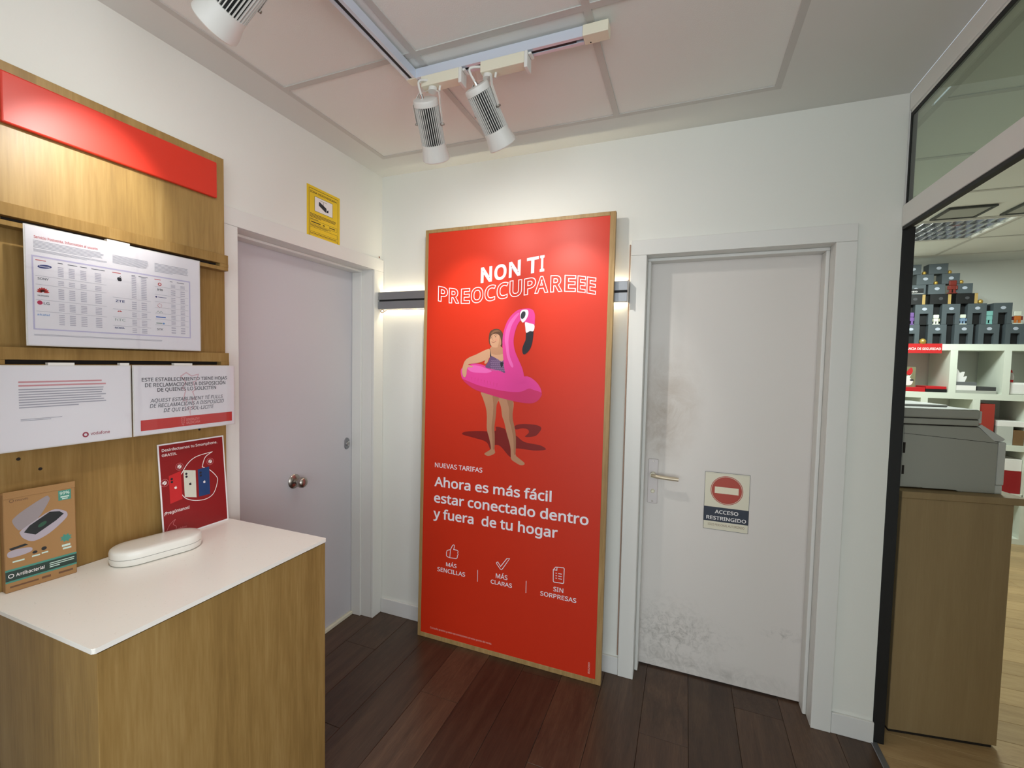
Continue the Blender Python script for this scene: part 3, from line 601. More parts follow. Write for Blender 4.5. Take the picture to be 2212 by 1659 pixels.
for (args, dirt, amt) in (((1.60, 1.33, .20, .34, 6, .25, .85), srgb(156, 132, 106), .95), ((1.57, 1.22, .10, .20, 12, .35, .80), srgb(146, 124, 102), .75),
                          ((1.66, .15, .27, .28, 22, .44, .74), srgb(150, 146, 138), .9), ((1.70, .22, .34, .10, 30, .50, .74), srgb(130, 124, 116), .8), ((1.85, .05, .5, .07, 12, .40, .7), srgb(150, 145, 138), .6), ((2.15, .30, .10, .04, 25, .5, .65), srgb(150, 146, 140), .6)):
    f = blot(*args); mx = n.new('ShaderNodeMix'); mx.data_type = 'RGBA'
    ml = n.new('ShaderNodeMath'); ml.operation = 'MULTIPLY'; ml.inputs[1].default_value = amt; l.new(f, ml.inputs[0]); l.new(ml.outputs[0], mx.inputs[0])
    if colr is None: mx.inputs[6].default_value = base
    else: l.new(colr, mx.inputs[6])
    mx.inputs[7].default_value = dirt; colr = mx.outputs[2]
l.new(colr, p.inputs['Base Color'])
d2 = struct('door_2', 'scuffed white door with lever handle and no-entry sign', 'door')
for a, b in ((1.4355, 1.508), (2.246, 2.3185)):
    bm = NB(); box(bm, a, b, -.015, -.0005, .0005, 2.046, .002); obj('casing', bm, M['trim'], d2)
bm = NB(); box(bm, 1.4355, 2.3185, -.015, -.0005, 2.0465, 2.1165, .002); obj('casing', bm, M['trim'], d2)
bm = NB(); box(bm, 1.4905, 1.508, 0, .159, .0005, 2.0635); box(bm, 2.246, 2.2635, 0, .159, .0005, 2.0635); box(bm, 1.508, 2.246, 0, .159, 2.046, 2.0635); obj('jamb', bm, M['trim'], d2)
bm = NB(); box(bm, 1.5082, 1.523, .060, .1235, .001, 2.031, .003); box(bm, 2.231, 2.2458, .060, .1235, .001, 2.031, .003); box(bm, 1.5082, 2.2458, .060, .1235, 2.031, 2.0458, .003); obj('door_stop', bm, M['trim'], d2)
bm = NB(); box(bm, 1.511, 2.243, .125, .158, .008, 2.043, .002); obj('leaf', bm, M['leaf_white'], d2)
bm = NB(); box(bm, 1.5375, 1.586, .117, .1249, .842, 1.066, .004); pl = obj('handle_plate', bm, plain('handle_plate_paint', srgb(216, 208, 206), .4), d2)
bm = NB(); lathe(bm, [(.0005, 0), (.013, 0), (.013, .03), (.0005, .031)], 24, Matrix.Translation((1.562, .117, .990)) @ Matrix.Rotation(math.pi/2, 4, 'X')); obj('handle_spindle', bm, M['cream'], pl, True)
bm = NB()
pts = [(1.558, .088), (1.575, .080), (1.60, .077), (1.64, .076), (1.682, .078)]
tube(bm, [(x, y, .990-.006*i/4) for i, (x, y) in enumerate(pts)], .0095, 14); obj('lever_handle', bm, plain('champagne_metal', srgb(204, 190, 166), .35, .5), pl, True, 'champagne coloured lever handle')
bm = NB(); lathe(bm, [(.0005, 0), (.010, 0), (.010, .004), (.006, .009), (.0005, .009)], 24, Matrix.Translation((1.563, .117, .905)) @ Matrix.Rotation(math.pi/2, 4, 'X')); obj('thumb_turn', bm, M['cream'], pl, True)
for zz in (.853, 1.055):
    bm = NB(); lathe(bm, [(.0005, 0), (.004, 0), (.003, .0015), (.0005, .0015)], 12, Matrix.Translation((1.562, .117, zz)) @ Matrix.Rotation(math.pi/2, 4, 'X')); obj('screw', bm, M['steel'], pl)

# ================================================================== DISPLAY COUNTER AND BOARD
ct = thing('display_counter', 'oak display counter with thin white worktop under the acrylic signs', 'counter', (0, 0, 0))
bm = NB(); box(bm, .095, .530, -1.646, -.990, .001, .8815, .001); obj('body', bm, M['oak'], ct)
bm = NB(); box(bm, .035, .522, -1.640, -.996, .8816, .8862); obj('shadow_gap', bm, M['slot'], ct)
bm = NB()
o_ = []
for cx, cy, a0 in ((.535-.006, -.988-.006, 0), (.0325, -.988, None), (.0325, -1.656, None), (.535-.006, -1.656+.006, -90)):
    if a0 is None: o_.append((cx, cy)); continue
    for k in range(7):
        t = math.radians(a0+15*k) if a0 == -90 else math.radians(15*k)
        o_.append((cx+.006*math.cos(t), cy+.006*math.sin(t)))
va = [bm.verts.new((x, y, .8864)) for x, y in o_]; vb = [bm.verts.new((x, y, .8984)) for x, y in o_]
bm.faces.new(va); bm.faces.new(vb)
for i in range(len(o_)): bm.faces.new((va[i], va[(i+1) % len(o_)], vb[(i+1) % len(o_)], vb[i]))
bmesh.ops.bevel(bm, geom=[e for e in bm.edges if abs(e.verts[0].co.z-e.verts[1].co.z) < 1e-6], offset=.0012, segments=2, affect='EDGES')
obj('worktop', bm, M['counter_white'], ct, label='thin white worktop')

db = thing('display_board', 'tall oak display board with red header panel on the left wall', 'display board')
bm = NB(); box(bm, .0155, .030, -1.625, -.9875, .001, 1.940, .001); bp = obj('back_panel', bm, M['oak'], db)
bm = NB(); box(bm, .0155, .045, -1.625, -.9975, 1.9135, 2.2755, .001); obj('header_panel', bm, M['oak_glare'], db)
bm = NB(); box(bm, .0455, .060, -1.592, -1.0335, 2.117, 2.246, .004, 3); obj('red_panel', bm, M['red_panel'], db, label='glossy red panel on the header')
for z0 in (1.855, 1.488):
    bm = NB()
    a, b, s0, s1 = -1.630, -1.0015, -1.604, -1.033
    box(bm, .0305, .070, a, b, z0+.025, z0+.058, .0008, 1); box(bm, .0305, .070, a, b, z0, z0+.013, .0008, 1)
    box(bm, .0305, .070, a, s0, z0+.013, z0+.025); box(bm, .0305, .070, s1, b, z0+.013, z0+.025)
    rl = obj('slotted_rail', bm, M['oak'], db)
    bm = NB(); box(bm, .0306, .046, s0, s1, z0+.0132, z0+.0248); obj('slot', bm, M['slot'], rl)
for yy, zz in ((-1.527, 1.209), (-1.09, 1.262), (-1.57, 1.245), (-1.0995, 1.275)):
    bm = NB(); lathe(bm, [(.0005, 0), (.0045, 0), (.004, .0006), (.0005, .0006)], 16, Matrix.Translation((.0301, yy, zz)) @ RX); obj('screw_hole', bm, M['slot'], db)

# ---- acrylic sign holders on the board (local u = world y, v = z, viewer at +x)
def holder(label, y0, z0, w, h, tabs, x=.090):
    t = thing('acrylic_sign', label, 'sign', (x, y0, z0), (0, 0, math.pi/2), 'acrylic signs on the display board')
    bm = NB(); box(bm, 0, w, .0032, .0050, 0, h); obj('backing', bm, M['white_metal'], t)
    bm = NB(); box(bm, .003, w-.003, .0022, .0030, .003, h-.003); obj('paper', bm, M['paper'], t)
    bm = NB(); box(bm, 0, w, -.0012, .0006, 0, h, .0004, 1); obj('acrylic_cover', bm, M['acrylic'], t)
    for a, b in tabs:
        bm = NB(); box(bm, a, b, .0052, .0194, h-.004, h+.007); obj('hook_tab', bm, M['white_metal'], t)
    return t
Y0 = .0021   # print depth inside the holder
grey = ink('grey', 172, 172, 182); dgrey = ink('dark_grey', 92, 94, 104); lgrey = ink('light_grey', 205, 203, 214); red = ink('red', 200, 40, 42); navy = ink('navy', 40, 52, 120)
s1 = holder('large landscape acrylic sign with a phone brand table, upper of the three signs', -1.569, 1.5505, .4495, .316, [(.181, .239)])
text('Servicio Postventa. Información al usuario', .0194, .156, .2835, .2905, red, s1, .012, y=Y0)
bars = []
def para(u0, u1, v0, v1, k, last=1.0, seed=0):
    r = random.Random(seed); st = (v0-v1)/k
    return [R4(u0, u0+(u1-u0)*(last if i == k-1 else r.uniform(.93, 1)), v0-st*(i+.72), v0-st*(i+.28)) for i in range(k)]
bars += para(.018, .172, .2790, .2580, 6, .8, 1)+para(.018, .178, .2560, .2480, 3, .7, 2)+para(.192, .290, .2800, .2540, 8, .9, 3)+para(.305, .413, .2800, .2510, 7, .5, 4)+para(.0145, .3325, .0320, .0270, 2, .97, 5)
multi('fine_print', bars, grey, s1, y=Y0)
fr = [R4(.0135, .415, .2345, .2385), R4(.0135, .415, .0430, .0465), R4(.0135, .0170, .0466, .2344), R4(.4115, .415, .0466, .2344)]
multi('table_frame', fr, ink('lilac', 200, 196, 222), s1, 2, Y0)
ln = [R4(.020, .175, v, v+.0007) for v in (.1857, .1628, .1227, .0920)]+[R4(.190, .292, v, v+.0007) for v in (.153, .1183, .0945, .0685)]+[R4(.304, .408, v, v+.0007) for v in (.2044, .1787, .1554, .1367, .118, .0993, .0806)]
multi('table_rules', ln, grey, s1, 2, Y0)
cells = []
def cell(u0, u1, v0, v1, k): 
    st = (v0-v1)/k; cells.extend(R4(u0, u1, v0-st*(i+.75), v0-st*(i+.25)) for i in range(k))
for v0, v1, k in ((.218, .190, 6), (.180, .166, 3), (.158, .128, 6), (.118, .096, 5), (.088, .058, 6)):
    for a, b in ((.066, .078), (.089, .102), (.1145, .128), (.148, .163)): cell(a, b, v0, v1, k)
for v0, v1, k in ((.226, .156, 13), (.148, .122, 4), (.114, .098, 3), (.091, .072, 4), (.065, .049, 3)):
    for a, b in ((.240, .2525), (.266, .281)): cell(a, b, v0, v1, k)
for v0, v1 in ((.2190, .2070), (.2010, .1810), (.1760, .1580), (.1530, .1390), (.1345, .1200), (.1155, .1010), (.0970, .0830), (.0780, .0540)):
    for a, b in ((.353, .3667), (.383, .397)): cell(a, b, v0, v1, 3)
multi('table_text', cells, lgrey if False else ink('mid_grey', 194, 192, 203), s1, 2, Y0)
multi('table_heads', [R4(.021, .042, .2262, .2280), R4(.190, .212, .2262, .2280), R4(.304, .322, .2262, .2280)], red, s1, 2, Y0)
multi('table_heads', [R4(a, b, .2262, .2280) for a, b in ((.066, .077), (.087, .108), (.1145, .130), (.140, .172), (.240, .250), (.259, .285), (.350, .358), (.372, .395))], dgrey, s1, 2, Y0)
shape('logo', ell(.0392, .2118, .0145, .0050, 28, .12), navy, s1, 2, Y0, False); text('SAMSUNG', .0285, .050, .2100, .2135, M['paper'], s1, .03, 3, Y0, 'logo_lettering')
text('SONY', .0245, .0465, .1760, .1820, dgrey, s1, .02, 2, Y0, 'logo_lettering')
pet = []
for i in range(8):
    a = math.radians(8+i*164/7); pet.append(ell(.0346+.0072*math.cos(a), .1432+.0072*math.sin(a), .0058, .0022, 14, a))
multi('logo', pet, red, s1, 2, Y0); text('HUAWEI', .0238, .0462, .1325, .1358, dgrey, s1, .03, 2, Y0, 'logo_lettering')
shape('logo', ell(.0277, .1152, .0055, .0055), ink('magenta', 190, 30, 84), s1, 2, Y0, False); text('LG', .0352, .0470, .1112, .1182, dgrey, s1, .02, 2, Y0, 'logo_lettering')
text('alcatel', .0218, .0465, .0810, .0862, ink('sky', 110, 160, 215), s1, .02, 2, Y0, 'logo_lettering')
def apple(cx, cy, s, mat, par, y=0, lay=2):
    body = [(-.1, .62), (-.45, .66), (-.85, .4), (-.95, -.1), (-.75, -.7), (-.4, -1.0), (-.05, -.9), (.3, -1.0), (.65, -.7), (.85, -.3), (.58, -.02), (.55, .28), (.80, .5), (.5, .66), (.2, .60)]
    shape('logo', [(cx+a*s, cy+b*s) for a, b in body], mat, par, lay, y)
    shape('logo', [(cx+a*s, cy+b*s) for a, b in [(-.02, .72), (.05, 1.0), (.32, 1.28), (.34, 1.02), (.2, .82)]], mat, par, lay, y)
apple(.2090, .2105, .0068, ink('ink_black', 32, 32, 42), s1, Y0)
text('ZTE', .1975, .2206, .1398, .1468, navy, s1, .03, 2, Y0, 'logo_lettering')
multi('logo', [ell(.2073+.0042*math.cos(t), .1112+.0022*math.sin(t), .0022, .0012, 10, t) for t in (.4, 1.2, 2.0, 2.8)], red, s1, 2, Y0)
text('hTC', .1953, .2219, .0830, .0905, ink('sage', 150, 168, 160), s1, .01, 2, Y0, 'logo_lettering')
text('NOKIA', .1942, .2192, .0597, .0650, navy, s1, .03, 2, Y0, 'logo_lettering')
V, F = stroke_geo(ell(.3192, .2130, .0042, .0042, 24), .0024, True); flat('logo', [(v.x, Y0-2*LAYER, v.y) for v in V], F, red, s1)
text('iris', .3124, .3284, .1922, .1992, ink('ink_black', 32, 32, 42), s1, .03, 2, Y0, 'logo_lettering')
shape('logo', ell(.3085, .1712, .0028, .0028), navy, s1, 2, Y0, False); rect('logo', .3135, .339, .1704, .1718, navy, s1, 2, Y0)
multi('logo', [ell(.3181+.006*math.cos(t), .1441+.006*math.sin(t), .0011, .0011, 8) for t in [i*.785 for i in range(8)]], red, s1, 2, Y0)
stroke('logo', [(.309, .120), (.313, .1265), (.318, .120), (.322, .1265), (.327, .120)], .0012, ink('sage', 150, 168, 160), s1, 2, Y0)
rect('logo', .3068, .3358, .1048, .1082, ink('blue', 60, 110, 190), s1, 2, Y0)
shape('logo', ell(.3295, .0864, .0032, .0028), ink('sky', 110, 160, 215), s1, 2, Y0, False); rect('logo', .3075, .325, .0848, .0880, ink('sage', 150, 168, 160), s1, 2, Y0)
text('STK', .3091, .3277, .0636, .0702, dgrey, s1, .02, 2, Y0, 'logo_lettering')

s2 = holder('wide acrylic sign with blurred paragraphs and a red ring logo, lower left of the three', -1.628, 1.2745, .2925, .2245, [(.101, .157), (.266, .290)])
multi('paragraph', para(.0404, .2275, .1850, .1660, 2, 1, 8), ink('soft_red', 214, 150, 155), s2, y=Y0)
multi('paragraph', para(.0404, .2285, .1640, .1100, 8, .65, 9), grey, s2, y=Y0)
multi('paragraph', para(.0427, .1283, .0840, .0770, 2, .7, 10), grey, s2, y=Y0)
V, F = stroke_geo(ell(.1765, .0243, .0055, .0058, 28), .0036, True); flat('logo', [(v.x, Y0-2*LAYER, v.y) for v in V], F, ink('wine', 160, 40, 70), s2)
text('vodafone', .1880, .2346, .0212, .0300, ink('wine', 160, 40, 70), s2, .015, 2, Y0, 'logo_lettering')

s3 = holder('acrylic complaints-form sign with bold black lettering and red band, lower right', -1.331, 1.2745, .3365, .2250, [(.124, .183)])
ib = ink('text_black', 44, 44, 56)
# faint emblem behind the lettering
def crest(par, cx, cy, w, h, mat, lay, y):
    pts = [(-.5, .42), (-.2, .5), (.1, .42), (.5, .46), (.35, .3), (.2, .28), (.3, .1), (.15, .05), (.32, -.15), (.1, -.1), (.2, -.35), (0, -.3), (.02, -.5), (-.12, -.3), (-.3, -.38), (-.2, -.12), (-.4, -.15), (-.25, .08), (-.42, .15), (-.22, .28)]
    V, F = stroke_geo([(cx+a*w, cy+b*h) for a, b in pts], .06*w, True)
    flat('emblem', [(v.x, y-lay*LAYER, v.y) for v in V], F, mat, par)
crest(s3, .172, .125, .060, .150, ink('pale_emblem', 226, 190, 196), 1, Y0)
for b_, u0, u1, vb, vc in (('ESTE ESTABLECIMIENTO TIENE HOJAS', .0244, .3063, .1728, .1845), ('DE RECLAMACIONES A DISPOSICIÓN', .0335, .2999, .1547, .1670), ('DE QUIENES LO SOLICITEN', .069, .2647, .1383, .1505)):
    text(b_, u0, u1, vb, vc, ib, s3, .018, 2, Y0)
for b_, u0, u1, vb, vc in (('AQUEST ESTABLIMENT TÉ FULLS', .0476, .2898, .1040, .1160), ('DE RECLAMACIONS A DISPOSICIÓ', .0460, .2935, .0868, .0993), ('DE QUI ELS SOL-LICITE', .0866, .2547, .0692, .0815)):
    text(b_, u0, u1, vb, vc, dgrey, s3, .014, 2, Y0, 'lettering', .18)
rect('red_band', .0195, .3250, .0148, .0492, ink('band_red', 206, 60, 58), s3, 2, Y0)
pink = ink('band_pink', 240, 170, 165)
text('GENERALITAT', .1574, .2035, .0325, .0410, pink, s3, .0, 3, Y0); text('VALENCIANA', .1574, .2054, .0212, .0297, pink, s3, .0, 3, Y0)
crest(s3, .1478, .0315, .014, .030, pink, 3, Y0)

# ---- small red flyer standing on the worktop against the board
f4 = thing('flyer', 'small dark red smartphone disinfection flyer leaning on the oak board', 'flyer', (.0585, -1.2345, .8990), (math.radians(-4.4), 0, math.pi/2))
FW, FH = .2330, .3300
bm = NB()
nx = 10
for side, dy in ((0, 0), (1, .0006)):
    for i in range(nx+1):
        for j in range(2): bm.verts.new((FW*i/nx, dy, FH*j))
bm.verts.ensure_lookup_table()
g = lambda s, i, j: bm.verts[s*(nx+1)*2+i*2+j]
for i in range(nx):
    bm.faces.new((g(0, i, 0), g(0, i+1, 0), g(0, i+1, 1), g(0, i, 1))); bm.faces.new((g(1, i, 1), g(1, i+1, 1), g(1, i+1, 0), g(1, i, 0)))
obj('paper', bm, M['paper'], f4)
rect('red_field', .005, FW-.005, .006, FH-.005, ink('flyer_red', 140, 24, 28, .35), f4, 1)
wi = ink('white_ink', 240, 236, 234)
text('Desinfectamos tu Smartphone.', .0135, .2070, .3030, .3125, wi, f4, .022); text('GRATIS.', .0125, .0610, .2860, .2950, wi, f4, .022)
text('¡Pregúntanos!', .0085, .0912, .0860, .0965, wi, f4, .022)
sw = [(.0709, .2140), (.0960, .2480), (.1282, .2670), (.1864, .2740), (.1583, .2580), (.1451, .2250), (.1718, .2080), (.1946, .1800), (.1991, .1600), (.1823, .1190), (.1536, .1040), (.1153, .1080), (.0839, .1230), (.0688, .1420)]
def chain(pts, n=6):
    out = []
    for i in range(len(pts)-1):
        p0, p1, p2, p3 = Vector(pts[max(i-1, 0)]), Vector(pts[i]), Vector(pts[i+1]), Vector(pts[min(i+2, len(pts)-1)])
        for j in range(n):
            t = j/n; q = .5*((2*p1)+(p2-p0)*t+(2*p0-5*p1+4*p2-p3)*t*t+(3*p1-p0-3*p2+p3)*t**3); out.append((q.x, q.y))
    return out+[pts[-1]]
stroke('swoosh_outline', chain(sw[:4])[:-1]+chain(sw[3:6])[:-1]+chain(sw[5:]), .0024, wi, f4, 2)
for (pts, c, dk) in (([(.030, .2170), (.070, .2260), (.0698, .1270), (.0290, .1200)], ink('phone_red', 200, 40, 44), 1), ([(.0787, .2270), (.1205, .2170), (.1181, .1190), (.0779, .1310)], ink('phone_white', 214, 216, 200), 0), ([(.1286, .2190), (.1708, .2210), (.1679, .1180), (.1273, .1190)], ink('phone_blue', 26, 62, 112), 1)):
    shape('phone_picture', pts, c, f4, 3, 0, False)
    cx, cy = (pts[0][0]*.78+pts[1][0]*.22, pts[0][1]*.86+pts[2][1]*.14)
    multi('phone_camera', [ell(cx, cy, .0040, .0042, 16), ell(cx, cy-.0105, .0040, .0042, 16)], ink('ink_black', 32, 32, 42), f4, 4)
    apple((pts[0][0]+pts[1][0])/2, (pts[0][1]+pts[2][1])/2, .0048, wi if dk else ink('ink_black', 32, 32, 42), f4, 0, 4)
for cx, cy in ((.0667, .2420), (.1756, .2390), (.0156, .1960)):
    V, F = stroke_geo(ell(cx, cy, .0125, .0125, 28), .0012, True); flat('virus_badge', [(v.x, -2*LAYER, v.y) for v in V], F, ink('pale_red', 205, 120, 125), f4)
    shape('virus_badge', [(cx+(.0088 if i % 2 else .0052)*math.cos(i*math.pi/9), cy+(.0088 if i % 2 else .0052)*math.sin(i*math.pi/9)) for i in range(18)], wi, f4, 2, 0, False)
    stroke('virus_badge', [(cx-.008, cy-.009), (cx+.008, cy+.009)], .0016, ink('flyer_red', 140, 24, 28), f4, 3)
stroke('flyer_mark', chain([(.012, .030), (.024, .050), (.042, .062), (.034, .048), (.044, .036), (.036, .018), (.020, .018)]), .0014, ink('pale_red', 205, 120, 125), f4, 2)
text('vodafone', .046, .078, .024, .030, ink('pale_red', 205, 120, 125), f4, .01)

# ---- cardboard product box on the worktop
kraft = plain('kraft_cardboard', srgb(166, 128, 86), .8, bump=.1, bscale=300, spec=.08)
teal = ink('teal', 70, 140, 124); dteal = ink('dark_green', 36, 58, 50); bl_ = ink('device_lilac', 176, 166, 176)
cb = thing('product_box', 'tall kraft cardboard box printed with an open sterilizer case', 'box', (.0590, -1.6105, .8986), (0, 0, math.radians(84)))
bm = NB(); box(bm, -.002, .139, 0, .0265, 0, .262, .0015, 1); obj('carton', bm, kraft, cb)
bm = NB(); box(bm, -.002, .139, -.0012, .0005, .250, .268, .0006, 1); obj('carton_flap', bm, kraft, cb)
text('muvit', .0205, .0440, .2405, .2460, ink('kraft_brown', 110, 76, 50), cb, .02, 2); V, F = stroke_geo(ell(.0135, .2432, .0038, .0040, 20), .0012, True); flat('logo', [(v.x, -2*LAYER, v.y) for v in V], F, ink('kraft_brown', 110, 76, 50), cb)
rect('teal_label', .1035, .1300, .2195, .2475, teal, cb, 1); text('99%', .1065, .1270, .2350, .2440, ink('pale_mint', 200, 222, 210), cb, .03, 2); multi('teal_label_text', [R4(.108, .126, .2270, .2310), R4(.111, .123, .2220, .2250)], ink('pale_mint', 200, 222, 210), cb, 2)
shape('lid_picture', [(.0136, .188), (.022, .166), (.0302, .1622), (.0602, .181), (.0843, .2241), (.084, .237), (.0768, .2389), (.0401, .2162), (.020, .200)], ink('device_grey', 150, 140, 142), cb, 2)
shape('case_picture', [(.027, .151), (.034, .136), (.0529, .1231), (.0839, .135), (.116, .164), (.1215, .178), (.114, .1896), (.0884, .1974), (.0390, .1673), (.028, .158)], bl_, cb, 3)
shape('phone_picture', [(.0343, .1525), (.0562, .1395), (.0973, .1660), (.1139, .181), (.1050, .190), (.0852, .1942), (.0449, .1674)], ink('screen_dark', 26, 30, 32), cb, 4, 0, False)
shape('screen_glow', ell(.070, .164, .010, .005, 16, .6), ink('screen_green', 40, 84, 62), cb, 5, 0, False)
shape('virus_badge', [(.1173+(.0135 if i % 2 else .0085)*math.cos(i*math.pi/8), .1101+(.0125 if i % 2 else .008)*math.sin(i*math.pi/8)) for i in range(16)], teal, cb, 2, 0, False)
multi('small_device_picture', [smooth_poly([(.004, .108), (.02, .112), (.046, .108), (.048, .098), (.030, .093), (.006, .094)]), ], bl_, cb, 2)
multi('small_device_picture', [[(.006, .118), (.036, .122), (.042, .117), (.010, .112)], ell(.054, .092, .005, .004, 12), ell(.072, .096, .0055, .005, 12)], ink('screen_dark', 26, 30, 32), cb, 3)
multi('small_print', [R4(.048, .064, .080, .084), R4(.067, .080, .082, .086), R4(.108, .126, .086, .092), R4(.110, .128, .078, .083), R4(.012, .034, .078, .082)], ink('pale_mint', 200, 222, 210), cb, 2)
rect('teal_stripe', -.0018, .1388, .0565, .0618, teal, cb, 1); rect('teal_stripe', -.0018, .1388, .0262, .0310, teal, cb, 1)
rect('dark_band', -.0018, .1388, .0310, .0565, dteal, cb, 2)
text('Antibacterial', .0175, .0718, .0395, .0485, wi, cb, .02, 3); V, F = stroke_geo(ell(.0085, .044, .0048, .0048, 20), .0016, True); flat('logo', [(v.x, -3*LAYER, v.y) for v in V], F, wi, cb)
multi('band_print', para(.082, .134, .052, .036, 3, .4, 20), ink('pale_mint', 200, 222, 210), cb, 3)
multi('small_print', [R4(.006, .060, .0120, .0165), R4(.066, .084, .0120, .0180), R4(.100, .130, .0120, .0175)], ink('kraft_brown', 110, 76, 50), cb, 2)
# ---- white oval sterilizer case
sc = thing('sterilizer_case', 'white oval phone sterilizer case lying on the white worktop', 'case', (.142, -1.300, .8985), (0, 0, math.radians(-14)))
def stadium(w, L, n=14):
    r = w/2; pts = []
    for k in range(n+1):
        t = math.pi*k/n; pts.append((r*math.cos(t), L/2-r+r*math.sin(t)*1.0))
    for k in range(n+1):
        t = math.pi+math.pi*k/n; pts.append((r*math.cos(t), -(L/2-r)+r*math.sin(t)))
    return pts
def loft(bm, levels):
    rings = []
    for w_, L_, z_ in levels: rings.append([bm.verts.new((x, y, z_)) for x, y in stadium(w_, L_)])
    for a, b in zip(rings, rings[1:]):
        for i in range(len(a)): bm.faces.new((a[i], a[(i+1) % len(a)], b[(i+1) % len(a)], b[i]))
    bm.faces.new(rings[0][::-1]); bm.faces.new(rings[-1])
pearl = plain('pearl_white_plastic', srgb(236, 234, 226), .28, spec=.5, coat=.3)
bm = NB(); loft(bm, [(.108, .222, 0), (.120, .234, .004), (.124, .238, .012), (.124, .238, .0215)]); obj('case_base', bm, pearl, sc, True)
bm = NB(); loft(bm, [(.1215, .2355, .0216), (.1215, .2355, .023)]); obj('case_seam', bm, ink('seam', 150, 150, 146), sc, True)
bm = NB(); loft(bm, [(.124, .238, .0231), (.124, .238, .036), (.121, .235, .042), (.112, .226, .0455), (.080, .190, .0475), (.04, .14, .048)]); obj('case_lid', bm, pearl, sc, True)
bm = NB(); lathe(bm, [(.0005, .0475), (.003, .0475), (.002, .0486), (.0005, .0486)], 12, Matrix.Translation((0, .092, -.0022))); obj('indicator', bm, M['slot'], sc)

# ---- yellow CCTV notice stuck over the door
ys = thing('notice', 'yellow video surveillance notice on the wall above the lilac grey door', 'notice', (.0012, -.5595, 2.1185), (0, 0, math.pi/2))
yel = plain('yellow_notice_paper', srgb(238, 202, 30), .5)
bm = NB(); box(bm, 0, .2155, 0, .0008, 0, .2400); obj('paper', bm, yel, ys)
yk = ink('notice_black', 48, 34, 8)
def frame_bars(u0, u1, v0, v1, t): return [R4(u0, u1, v1-t, v1), R4(u0, u1, v0, v0+t), R4(u0, u0+t, v0+t*1.02, v1-t*1.02), R4(u1-t, u1, v0+t*1.02, v1-t*1.02)]
multi('border', [R4(.0125, .2030, .2255, .2275), R4(.0125, .0145, .001, .2254), R4(.2010, .2030, .001, .2254)], yk, ys)
text('ZONA VIDEOVIGILADA', .0190, .1935, .2075, .2165, yk, ys, .03)
rect('pictogram_field', .0482, .1638, .1266, .1945, wi, ys, 2); multi('pictogram_border', frame_bars(.0470, .1650, .1254, .1957, .0014), yk, ys, 3)
blk = ink('ink_black', 32, 32, 42)
multi('camera_pictogram', [[(.0742, .1735), (.078, .178), (.122, .160), (.1245, .1540), (.1190, .1390), (.1160, .1395), (.0742, .1585)], [(.124, .150), (.1372, .1545), (.1360, .1415), (.1225, .1395)], R4(.080, .128, .1838, .1850), R4(.1020, .1042, .160, .1842), ell(.103, .160, .007, .007, 16)], blk, ys, 3)
multi('fine_print', para(.019, .194, .1120, .0905, 4, .4, 30)+para(.019, .07, .0870, .0820, 1, 1, 31)+para(.019, .16, .0590, .0500, 2, .8, 32)+para(.019, .19, .0215, .0160, 1, 1, 33), yk, ys)
multi('form_boxes', frame_bars(.0187, .1955, .0615, .0810, .0012)+frame_bars(.0187, .1965, .0250, .0468, .0012)+[R4(.0187, .1970, .0130, .0142), R4(.0187, .0199, .001, .013), R4(.1958, .1970, .001, .013)], yk, ys)
multi('handwriting', para(.0252, .085, .0760, .0655, 1, 1, 34)+para(.1, .112, .0760, .0655, 1, 1, 35)+para(.142, .182, .0760, .0665, 1, 1, 36), yk, ys)

# ---- restricted access sign on the white door
ac = thing('sign', 'no-entry restricted access sign taped to the scuffed white door', 'sign', (1.8005, .1235, .7515))
bm = NB(); box(bm, 0, .1940, 0, .0012, 0, .2780, .0004, 1); obj('plate', bm, plain('yellowed_plate', srgb(226, 220, 198), .35), ac)
shape('red_disc', ell(.0967, .1940, .0700, .0690, 48), ink('sign_red', 178, 66, 48), ac, 1, 0, False)
V, F = stroke_geo(ell(.0967, .1940, .0660, .0650, 48), .0022, True); flat('disc_ring', [(v.x, -2*LAYER, v.y) for v in V], F, ink('ring_cream', 220, 200, 180), ac)
rect('white_bar', .0450, .1475, .1775, .2090, ink('bar_cream', 236, 226, 200), ac, 3)
rect('navy_band', .0005, .1935, .0400, .1098, ink('band_navy', 38, 46, 62), ac, 1)
text('ACCESO', .0490, .1500, .0795, .0970, wi, ac, .028); text('RESTRINGIDO', .0130, .1840, .0485, .0655, wi, ac, .028)
text('SOLO PERSONAL AUTORIZADO', .0203, .1777, .0193, .0300, ink('brown_ink', 150, 128, 104), ac, .01)
rect('tape', .0, .190, .2700, .2840, M['acrylic'], ac, 4)
V, F = stroke_geo(R4(.0008, .1932, .0008, .2772), .0016, True); flat('edge_line', [(v.x, -1*LAYER, v.y) for v in V], F, dgrey, ac)

# ---- tall white cabinet added left of the counter to shade it, outside the picture
tc_ = thing('shade_cabinet', 'tall white cabinet added to shade the oak counter from its left, outside the picture', 'cabinet', (.016, -2.72, 0))
for nm, a in (('side_panel', (0, .46, 0, .022, .001, 2.2)), ('side_panel', (0, .46, .698, .72, .001, 2.2)), ('back_panel', (0, .012, .0222, .6978, .001, 2.2)), ('top_panel', (.0122, .46, .0222, .6978, 2.178, 2.2)), ('plinth', (.0122, .44, .0222, .6978, .001, .08))):
    bm = NB(); box(bm, *a); obj(nm, bm, M['white_metal'], tc_)
for k in range(4):
    bm = NB(); box(bm, .0122, .45, .0222, .6978, .0802+.5*k, .0802+.5*k+.02); obj('shelf', bm, M['white_metal'], tc_)

